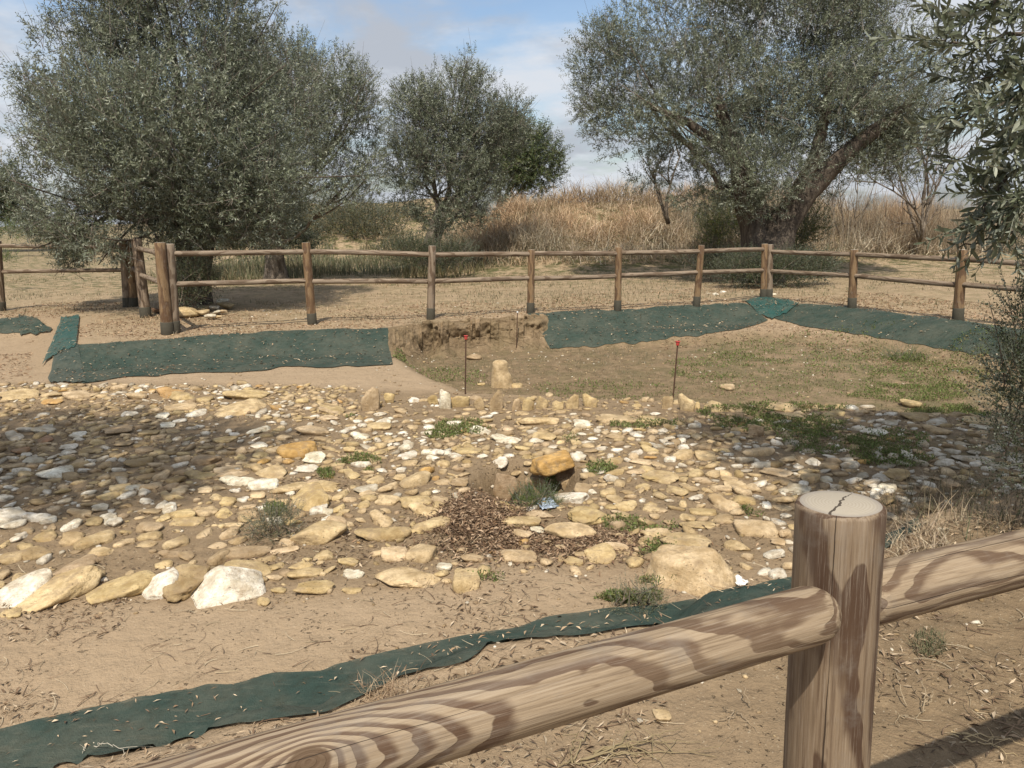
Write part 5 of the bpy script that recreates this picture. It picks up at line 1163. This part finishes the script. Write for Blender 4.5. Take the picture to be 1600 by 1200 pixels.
# ------------------------------------------------------------------ dry grass, reeds, weeds
def blades(name, X, Yv, L, W, pal, label, mat='straw', droop=1., up=1., Z=None, segs=3, kind='stuff', lift=0., azi=None):
    n = len(X); Z = ground(X, Yv) if Z is None else Z
    az = RNG.uniform(0, 6.283, n) if azi is None else azi
    lean = RNG.uniform(.1, .9, n) * droop
    t = np.linspace(0, 1, segs + 1)
    h = (L[:, None] * np.sin(np.clip(lean[:, None], .05, 1.5) * 0 + 1) * (t - .45 * lean[:, None] * t ** 2)) * up
    rr = L[:, None] * lean[:, None] * (t ** 1.6) * .95
    cx_ = X[:, None] + np.cos(az)[:, None] * rr; cy_ = Yv[:, None] + np.sin(az)[:, None] * rr; cz = Z[:, None] + h + lift
    px_ = -np.sin(az + RNG.normal(0, .6, n))[:, None]; py_ = np.cos(az)[:, None]
    wd = W[:, None] * (1 - .85 * t) * .5
    A = np.stack([cx_ + px_ * wd, cy_ + py_ * wd, cz], -1); B = np.stack([cx_ - px_ * wd, cy_ - py_ * wd, cz], -1)
    V = np.stack([A, B], 2).reshape(-1, 3)
    base = np.array([[2 * i, 2 * i + 1, 2 * i + 3, 2 * i + 2] for i in range(segs)])
    F = (base[None] + (np.arange(n) * 2 * (segs + 1))[:, None, None]).reshape(-1, 4)
    c = pal[RNG.integers(0, len(pal), n)] * RNG.uniform(.75, 1.2, (n, 1)) * (.62 + .76 * fbm(X * 1.3, Yv * 1.3, 0, 99, 3))[:, None] * (1 + np.array([[.16, 0, -.14]]) * (2 * fbm(X * .5, Yv * .5, 0, 98, 2) - 1)[:, None]); T = np.repeat(c, 2 * (segs + 1), 0)
    o = mesh_np(name, V, F, MAT[mat], tint=T); tag(o, label, kind=kind); return o
STR = np.array([(.50, .39, .26), (.43, .33, .21), (.60, .50, .35), (.33, .24, .155), (.46, .35, .25)])
# reeds on the mound
n = 54000; X = RNG.uniform(-2.5, 19, n); Yv = RNG.uniform(20.5, 29, n)
k = (ground(X, Yv, False) > .12 + .25 * RNG.random(n)) & (fbm(X * .7, Yv * .7, 0, 61, 3) > .22); X, Yv = X[k], Yv[k]; n = len(X)
tuft = fbm(X * 1.1, Yv * 1.1, 0, 62, 3)
blades('reeds', X, Yv, (.30 + .6 * sm(.35, .65, tuft)) * RNG.uniform(.5, 1.3, n), RNG.uniform(.010, .024, n), STR, 'tangled dry straw-coloured reeds heaped over the rear mound', droop=2.0, Z=ground(X, Yv) + RNG.uniform(-.1, .35, n) * sm(.3, .7, tuft))
n = 4200; X = np.concatenate([RNG.normal(12.2, .9, n // 2), RNG.uniform(5, 16, n // 2)]); Yv = RNG.uniform(21.5, 24.5, n)
blades('reeds', X, Yv, RNG.uniform(.9, 1.9, n), RNG.uniform(.010, .018, n), STR * .85, 'taller feathery dry reeds standing on the right of the mound', droop=.55)
# field stubble
n = 42000; X = RNG.uniform(-16, 13, n); Yv = 9.5 + 18 * RNG.random(n) ** 1.3
q = poly_sd(RIMN, X, Yv) < -.25; k = q & (fbm(X * .8, Yv * .8, 0, 63, 3) > .42); X, Yv = X[k], Yv[k]; n = len(X)
blades('dry_grass', X, Yv, RNG.uniform(.025, .10, n), RNG.uniform(.005, .012, n), STR * .85, 'short dry stubble over the field behind the fence', droop=1.2, segs=2)
# green weeds behind the left and middle
n = 15000; X = RNG.uniform(-9.5, 1.5, n); Yv = RNG.uniform(19, 30, n); k = fbm(X * .5, Yv * .5, 0, 64, 3) + .25 * sm(18, 22, Yv) > .56; X, Yv = X[k], Yv[k]; n = len(X)
WG = np.array([(.14, .15, .075), (.18, .18, .10), (.11, .12, .06), (.28, .235, .14), (.23, .20, .13)])
blades('weeds', X, Yv, RNG.uniform(.12, .5, n), RNG.uniform(.012, .03, n), WG * .95, 'grey-green waist-high weeds at the back of the field', mat='weed', droop=.6)
n = 26000; X = RNG.uniform(-14, 10, n); Yv = RNG.uniform(11.5, 22, n); k = (fbm(X * .45, Yv * .9, 0, 65, 3) > .57) & (poly_sd(RIMN, X, Yv) < -.8); X, Yv = X[k], Yv[k]; n = len(X)
blades('grass', X, Yv, RNG.uniform(.03, .12, n), RNG.uniform(.006, .014, n), WG * .9, 'thin green grass patches in the dry field', mat='weed', droop=1., segs=2)
n = 30000; X = RNG.uniform(-2.2, 7, n); Yv = RNG.uniform(6.6, 13.5, n); k = (poly_sd(SUB, X, Yv) > .05) & (fbm(X * 1.4, Yv * 2.2, 0, 67, 4) > .42 + .05 * (X < 1)); X, Yv = X[k], Yv[k]; n = len(X)
blades('grass', X, Yv, RNG.uniform(.012, .05, n), RNG.uniform(.003, .008, n), np.concatenate([WG * .8, STR * .55]), 'sparse brownish-green grass over the sunken pit floor', mat='weed', droop=1.2, segs=2)
# ground cover among the stones
def cover(patches, name, label, pal, size=.012, per=5200, grow=1.):
    XX, YY, SS = [], [], []
    for (cx, cy, rx, ry, dn) in patches:
        m_ = int(per * dn); a = RNG.uniform(0, 6.283, m_); r = np.sqrt(RNG.random(m_)) * (1 + .35 * (vnoise(np.cos(a) * 3, np.sin(a) * 3, cx, 7) - .5))
        px, py = cx + rx * r * np.cos(a), cy + ry * r * np.sin(a); c = hit(cx, cy)
        ex = plane_hit(cx + 10, cy, c.z) - plane_hit(cx - 10, cy, c.z); ey = plane_hit(cx, cy - 4, c.z) - plane_hit(cx, cy + 4, c.z)
        x = c.x + ex.x / 20 * (px - cx) + ey.x / 8 * (cy - py); y = c.y + ex.y / 20 * (px - cx) + ey.y / 8 * (cy - py)
        k = fbm(x * 5, y * 5, 0, 71, 3) > .40; XX.append(x[k]); YY.append(y[k])
    X, Yv = np.concatenate(XX), np.concatenate(YY); n = len(X); Z = ground(X, Yv)
    lump = fbm(X * 6, Yv * 6, 0, 72, 2)
    pos = np.stack([X, Yv, Z + RNG.random(n) * .05 * grow * lump * 1.4], 1)
    d = RNG.normal(0, .8, (n, 3)) + np.array([0, 0, .9]); lv, lf_ = leaf_quad(1., .5, .15)
    lv = lv[:, [2, 1, 0]] * np.array([1, 1, 1])        # leaf along z
    V, F, T = scatter([(lv, lf_, np.zeros(4, int))], pos, rot_from_z(d, RNG.uniform(0, 6, n)), RNG.uniform(.6, 1.5, n) * size * (.6 + Yv / 9), pal[RNG.integers(0, len(pal), n)] * RNG.uniform(.7, 1.3, (n, 1)))
    tag(mesh_np(name, V, F, MAT['weed'], tint=T), label, kind='stuff')
cover([(725, 668, 48, 12, .45), (690, 680, 25, 7, .2), (560, 727, 32, 13, .4), (515, 742, 20, 7, .15), (1010, 665, 60, 9, .3), (545, 648, 16, 4, .08), (1140, 648, 50, 8, .4), (1215, 664, 95, 14, .9), (1290, 684, 70, 14, .6), (1330, 705, 80, 14, .5), (1400, 722, 60, 12, .4), (1390, 690, 60, 18, .35), (1160, 655, 50, 8, .3),
       (1230, 640, 90, 8, .4), (1480, 645, 60, 12, .8), (1430, 615, 100, 14, .8), (1250, 600, 160, 22, .4), (1350, 570, 90, 12, .3), (950, 610, 110, 16, .3), (700, 590, 60, 14, .25), (625, 560, 10, 6, .06), (835, 778, 42, 7, .7), (940, 735, 25, 7, .15),
       (430, 800, 16, 8, .3), (1180, 800, 22, 8, .2), (985, 935, 50, 10, .35), (1030, 860, 40, 14, .2), (1000, 820, 60, 12, .25), (910, 690, 30, 7, .12), (1420, 560, 30, 6, .2), (1100, 585, 60, 10, .2), (1250, 545, 150, 14, .5), (1150, 565, 100, 10, .3), (1450, 590, 110, 18, .7), (760, 905, 30, 5, .05), (1060, 910, 60, 10, .25), (1500, 560, 60, 8, .2)],
      'ground_cover', 'small green creeping weeds between the stones and over the pit floor', np.array([(.15, .20, .055), (.18, .23, .07), (.12, .15, .045), (.20, .20, .08), (.24, .20, .10)]), .013)
# little bushes in the rubble
def tuft_plant(px, py, rx, h, label, pal, n, leaf=SMN, sc_=.35, name='weed_tuft'):
    P0 = hit(px, py); s = (P0 - Vector((0, 0, CAM_H))).length / FPX
    bush(label, P0, [(np.array([P0.x, P0.y, P0.z + h * s * .4]), np.array([rx * s, rx * s * .9, h * s * .6]))], n, name=name, cat='plant', temps=leaf, pal=pal, scale=sc_, seed=int(px), tw=14, tl=(.05, .14), gap=.2)
tuft_plant(428, 835, 42, 34, 'grey-green weed tuft growing left of the domed tan boulder', WG * .8, 240)
tuft_plant(838, 786, 38, 15, 'green leafy weed filling the bottom of the small hollow', GRN * 1.0, 260, sc_=.32)
tuft_plant(995, 948, 40, 22, 'green weed at the near net edge below the flat slab', WG * .9, 140, sc_=.3)
tuft_plant(1410, 562, 30, 10, 'green weed clump on the bank below the right net', GRN, 110, sc_=.5)

# ------------------------------------------------------------------ litter
def kite(L, w, b):
    V = np.array([(-L / 2, 0, 0), (0, w / 2, b), (L / 2, 0, b * .3), (0, -w / 2, b)]); return V, np.array([(0, 3, 2), (0, 2, 1)])
LT = [(*kite(1, q, bb_), np.zeros(4, int)) for q, bb_ in ((.22, .10), (.30, .18), (.16, .05), (.08, .12))]
LP_ = np.array([(.30, .215, .135), (.22, .15, .09), (.38, .29, .19), (.16, .105, .065), (.45, .36, .25), (.13, .09, .06)])
def litter(name, X, Yv, size, pal, label, lift=.004, Z=None, tiltn=.3):
    n = len(X); Z = ground(X, Yv) if Z is None else Z
    d = np.stack([RNG.normal(0, tiltn, n), RNG.normal(0, tiltn, n), np.ones(n)], 1)
    pos = np.stack([X, Yv, Z + lift + RNG.random(n) * .006], 1)
    V, F, T = scatter(LT, pos, rot_from_z(d, RNG.uniform(0, 6.28, n)), size, pal[RNG.integers(0, len(pal), n)] * RNG.uniform(.75, 1.25, (n, 1)))
    tag(mesh_np(name, V, F, MAT['litter'], tint=T), label, kind='stuff')
def uni(n, x0, x1, y0, y1): return RNG.uniform(x0, x1, n), RNG.uniform(y0, y1, n)
# heap in the rubble
n = 11000; a = RNG.uniform(0, 6.28, n); r = np.abs(RNG.normal(0, .5, n)); X = HEAP.x + .30 * r * np.cos(a); Yv = HEAP.y + .42 * r * np.sin(a) + .02
X2, Y2 = HEAP.x + RNG.normal(.45, .35, 5000), HEAP.y + RNG.normal(-.38, .12, 5000); X, Yv = np.r_[X, X2], np.r_[Yv, Y2]
Zh = ground(X, Yv) + .035 * np.exp(-((X - HEAP.x) / .3) ** 2 - ((Yv - HEAP.y) / .4) ** 2) * RNG.random(len(X))
litter('leaf_litter', X, Yv, RNG.uniform(.018, .045, len(X)), LP_ * np.array([.85, .78, .75]), 'heap of dead brown olive leaves drifted among the stones', Z=Zh, tiltn=.5)
# along the banks and under trees
X, Yv = uni(48000, -9, 9, 8, 17); s = poly_sd(RIMN, X, Yv); nz = fbm(X * .9, Yv * .9, 0, 81, 3)
band = (s < .05) & (s > -2.4) & (nz > .40); inner = (s > .5) & (s < 1.6) & (nz > .46) & (X > 2.2); inner2 = (s > .55) & (s < 1.3) & (nz > .52) & (X < -1.2)
k = band | inner | inner2; X, Yv = X[k], Yv[k]
litter('leaf_litter', X, Yv, RNG.uniform(.028, .062, len(X)), LP_ * np.array([1.12, .98, .92]), 'tan leaf litter along the rear banks of the pit')
# near ground
X, Yv = uni(52000, -3.5, 5.5, 1.3, 5); s = poly_sd(RIMN, X, Yv); nz = fbm(X * 1.6, Yv * 1.6, 0, 83, 3)
k = ((s < .03) & (nz > .44)) | ((s < .03) & (s > -.22) & (RNG.random(len(X)) < .8)) | ((s > .3) & (nz > .64)); X, Yv = X[k], Yv[k]
litter('leaf_litter', X, Yv, RNG.uniform(.010, .042, len(X)), LP_ * .95, 'dry leaf and stalk fragments on the near soil', tiltn=.35)
# among the stones
X, Yv = uni(36000, -7, 8, 3, 7.6); s = poly_sd(STONE_W, X, Yv); nz = fbm(X * 2.4, Yv * 2.4, 0, 84, 3)
k = (s > -.15) & (nz > .5); X, Yv = X[k], Yv[k]
litter('leaf_litter', X, Yv, RNG.uniform(.012, .035, len(X)), LP_ * .8, 'small dead leaves caught between the rubble stones')
# on the nets
XX, YY, ZZ = [], [], []
for XY, z, n_, m_ in NETS:
    area = np.hypot(*(XY[-1, 0] - XY[0, 0])) * np.hypot(*(XY[n_ // 2, -1] - XY[n_ // 2, 0])); q = int(area * 130)
    i = RNG.integers(0, n_ - 1, q); j = RNG.integers(0, m_ - 1, q); u = RNG.random((q, 1)); v = RNG.random((q, 1))
    p = (XY[i, j] * (1 - u) + XY[i + 1, j] * u) * (1 - v) + (XY[i, j + 1] * (1 - u) + XY[i + 1, j + 1] * u) * v
    zz = np.maximum(np.maximum(z[i, j], z[i + 1, j]), np.maximum(z[i, j + 1], z[i + 1, j + 1])); XX.append(p[:, 0]); YY.append(p[:, 1]); ZZ.append(zz)
X, Yv, Z = np.concatenate(XX), np.concatenate(YY), np.concatenate(ZZ); k = (fbm(X * 1.5, Yv * 1.5, 0, 85, 3) > .38); X, Yv, Z = X[k], Yv[k], Z[k]
litter('leaf_litter', X, Yv, RNG.uniform(.015, .04, len(X)) * (.7 + Yv / 12), LP_ * 1.25, 'pale dead leaves lying on the green netting', Z=Z, lift=.002, tiltn=.2)
# twigs and stalks near the camera
def sticks(name, X, Yv, L, r, pal, label, flat=.15, curve=.25, Z=None):
    parts = []; cols = []
    Z = ground(X, Yv) if Z is None else Z
    for i in range(len(X)):
        a = RNG.uniform(0, 6.28); l = L[i]; p = np.array([X[i], Yv[i], Z[i] + r[i] + .003]); d = np.array([math.cos(a), math.sin(a), RNG.uniform(0, flat)]) * l
        b_ = np.array([-d[1], d[0], 0]) * RNG.normal(0, curve); V, F = tube(bez(p, p + d * .5 + b_, p + d, 5), np.linspace(r[i], r[i] * .5, 5), 4, cap=False)
        parts.append((V, F)); cols.append(np.repeat((pal[RNG.integers(0, len(pal))] * RNG.uniform(.7, 1.2))[None], len(V), 0))
    V, F = join(parts); tag(mesh_np(name, V, F, MAT['twig'], tint=np.concatenate(cols)), label, kind='stuff')
TW = np.array([(.25, .17, .11), (.17, .11, .07), (.42, .34, .22), (.50, .42, .29), (.13, .09, .06)])
X, Yv = uni(1900, -2.2, 4., 1.6, 3.4); k = fbm(X * 1.5, Yv * 1.5, 0, 88, 3) > .42; X, Yv = X[k], Yv[k]; n = len(X)
sticks('twigs', X, Yv, RNG.uniform(.02, .13, n), RNG.uniform(.0006, .0022, n), TW, 'thin broken twigs and stalks scattered on the near soil')
X, Yv = uni(750, -4, 5, 3, 7); n = len(X)
sticks('twigs', X, Yv, RNG.uniform(.03, .12, n), RNG.uniform(.0008, .002, n), TW, 'thin dead twigs lying among the rubble stones', flat=.4)
# grey-green and straw weeds at the near right of the pit edge
def pxpatch(n, cx, cy, rx, ry):
    a = RNG.uniform(0, 6.28, n); r = np.sqrt(RNG.random(n)); H = hits(cx + rx * r * np.cos(a), cy + ry * r * np.sin(a)); return H[:, 0], H[:, 1]
X, Yv = pxpatch(620, 1500, 800, 120, 45); n = len(X)
blades('dry_weeds', X, Yv, RNG.uniform(.06, .28, n), RNG.uniform(.002, .005, n), np.concatenate([STR * .8, WG * .8]), 'tangled dry and green weeds at the near right edge of the pit', droop=1.3)
X, Yv = pxpatch(420, 1425, 850, 60, 30); n = len(X)
blades('dry_weeds', X, Yv, RNG.uniform(.04, .16, n), RNG.uniform(.003, .007, n), STR * .9, 'flattened straw stalks beside the end of the near net', droop=1.6)
X, Yv = pxpatch(260, 1450, 1010, 30, 22); n = len(X)
blades('dry_weeds', X, Yv, RNG.uniform(.02, .07, n), RNG.uniform(.0015, .004, n), WG * .75, 'small grey-green tuft on bare soil right of the near post', droop=1.3)
X, Yv = pxpatch(200, 620, 1085, 60, 14); n = len(X)
blades('dry_weeds', X, Yv, RNG.uniform(.03, .11, n), RNG.uniform(.0012, .003, n), STR * .9, 'dry grass wisps along the lower edge of the near net', droop=1.5)

def dead_plant(px, py, tips, label, col, r=.0035):
    P0 = hit(px, py); root = thing('dead_plant', P0, label, 'dead plant', 'uprooted dry stalks on the near soil'); parts = []; cols = []
    for (x, y, h) in tips:
        q = hit(x, y); q.z += h; off = Vector((RNG.normal(0, .03), RNG.normal(0, .02), .004)); s0 = P0 + off; s0.z = max(s0.z, gz(s0.x, s0.y)) + .004
        ln = (q - s0).length; sd = Vector((-(q - s0).y, (q - s0).x, 0)) * RNG.normal(0, .22); m = (s0 + q) / 2 + sd; m.z = max(m.z, gz(m.x, m.y) + .012) + h * .6
        Q = bez(s0, m, q, 11); Q[1:-1] += RNG.normal(0, .0035, (9, 3)); parts.append(tube(Q, np.linspace(r, r * .3, 11), 6))
        for k in range(3):
            b0 = Q[RNG.integers(3, 10)]; e = b0 + RNG.normal(0, .3, 3) * ln * .5; e[2] = max(gz(e[0], e[1]) + .004, min(e[2], P0.z + .05))
            parts.append(tube(bez(b0, (b0 + e) / 2 + RNG.normal(0, .006, 3), e, 6), np.linspace(r * .5, r * .15, 6), 4))
    V, F = join(parts); o = mesh_np('stalks', V - np.array(tuple(P0)), F, MAT['twig'], smooth=True, tint=np.tile(np.array(col), (len(V), 1))); o.parent = root
dead_plant(905, 1188, [(1065, 1152, .03), (1095, 1166, .01), (1030, 1200, .02), (930, 1142, .02), (990, 1150, .03), (1120, 1180, .0), (960, 1210, .02), (1050, 1215, .01), (850, 1215, .02), (905, 1140, .0), (1010, 1165, .02)], 'sprawling dry uprooted weed below the rail in the centre', (.26, .205, .115), .0028)
dead_plant(1150, 1120, [(1110, 1138, .0), (1160, 1095, .05), (1185, 1145, .0), (1145, 1155, .0), (1130, 1110, .01)], 'small dried stalk cluster just left of the near post', (.30, .23, .15), .0022)
dead_plant(1425, 1115, [(1392, 1130, .0), (1428, 1085, .06), (1455, 1090, .03), (1400, 1070, .04), (1440, 1140, .0)], 'pale broken stalk cluster between the near post and rail shadow', (.32, .25, .16), .0022)
dead_plant(1480, 1150, [(1560, 1162, .01), (1600, 1172, .01), (1590, 1185, .0)], 'long pale straw stalk at the lower right edge', (.48, .37, .21), .0024)
dead_plant(150, 1165, [(130, 1185, .02), (195, 1183, .01), (160, 1172, .02)], 'bleached curled stalk on the near net at the lower left', (.55, .5, .4), .0018)
# small hero pebbles near the camera
for b, c, l in [((1021, 1105, 1045, 1126), 't', 'small tan pear-shaped pebble on bare soil below the rail'), ((1516, 966, 1534, 974), 'w', 'white pebble on the soil above the right rail shadow'), ((14, 966 - 10, 32, 968), 't', 'little orange-tan stone below the left edging slabs'),
                ((538, 886, 566, 903), 'w', 'small bright white stone left of the broad flat slab'), ((1463, 822, 1478, 829), 'w', 'white pebble among the weeds at the pit edge')]:
    if '14' in l: continue
    add_stone(b, c, None, name='pebble', label=l, cat='stone', flat=.7)
# scraps
def scrap(b, col, label, seed):
    P, C, w, L, H = stone_geom(*b, zp=None, flat=.6); n = 12; V = []
    for i in range(n):
        for j in range(n):
            u, v = i / (n - 1) - .5, j / (n - 1) - .5; k = .85 + .25 * float(vnoise(u * 2.5, v * 2.5 + seed, 0, 4))
            V.append((u * w * k, v * max(L, .05) * k, .01 + .03 * float(fbm(u * 5 + seed, v * 5, 0, seed, 3)) * (1 + 0)))
    idx = np.arange(n * n).reshape(n, n); F = np.stack([idx[:-1, :-1], idx[1:, :-1], idx[1:, 1:], idx[:-1, 1:]], -1).reshape(-1, 4)[:, ::-1]
    me = mesh_np('scrap', V, F, col, smooth=True, link=False); o = new('plastic_scrap', me, Matrix.Translation((C.x, C.y, max(gz(C.x, C.y), P.z) - .01)) @ Matrix.Rotation(.4, 4, 'Z'))
    sd_ = o.modifiers.new('thick', 'SOLIDIFY'); sd_.thickness = .003; tag(o, label, 'scrap')
scrap((840, 778, 868, 796), MAT['blue'], 'crumpled pale blue scrap at the front lip of the hollow', 3)
scrap((1143, 900, 1163, 916), MAT['white'], 'crumpled white scrap by the corner of the largest flat slab', 5)
for o in sorted(bpy.data.meshes, key=lambda o: -len(o.polygons))[:0]: print(o.name, len(o.loops) - 2 * len(o.polygons))
print('tris', sum(len(o.loops) - 2 * len(o.polygons) for o in bpy.data.meshes), 'objects', len(SC.objects))
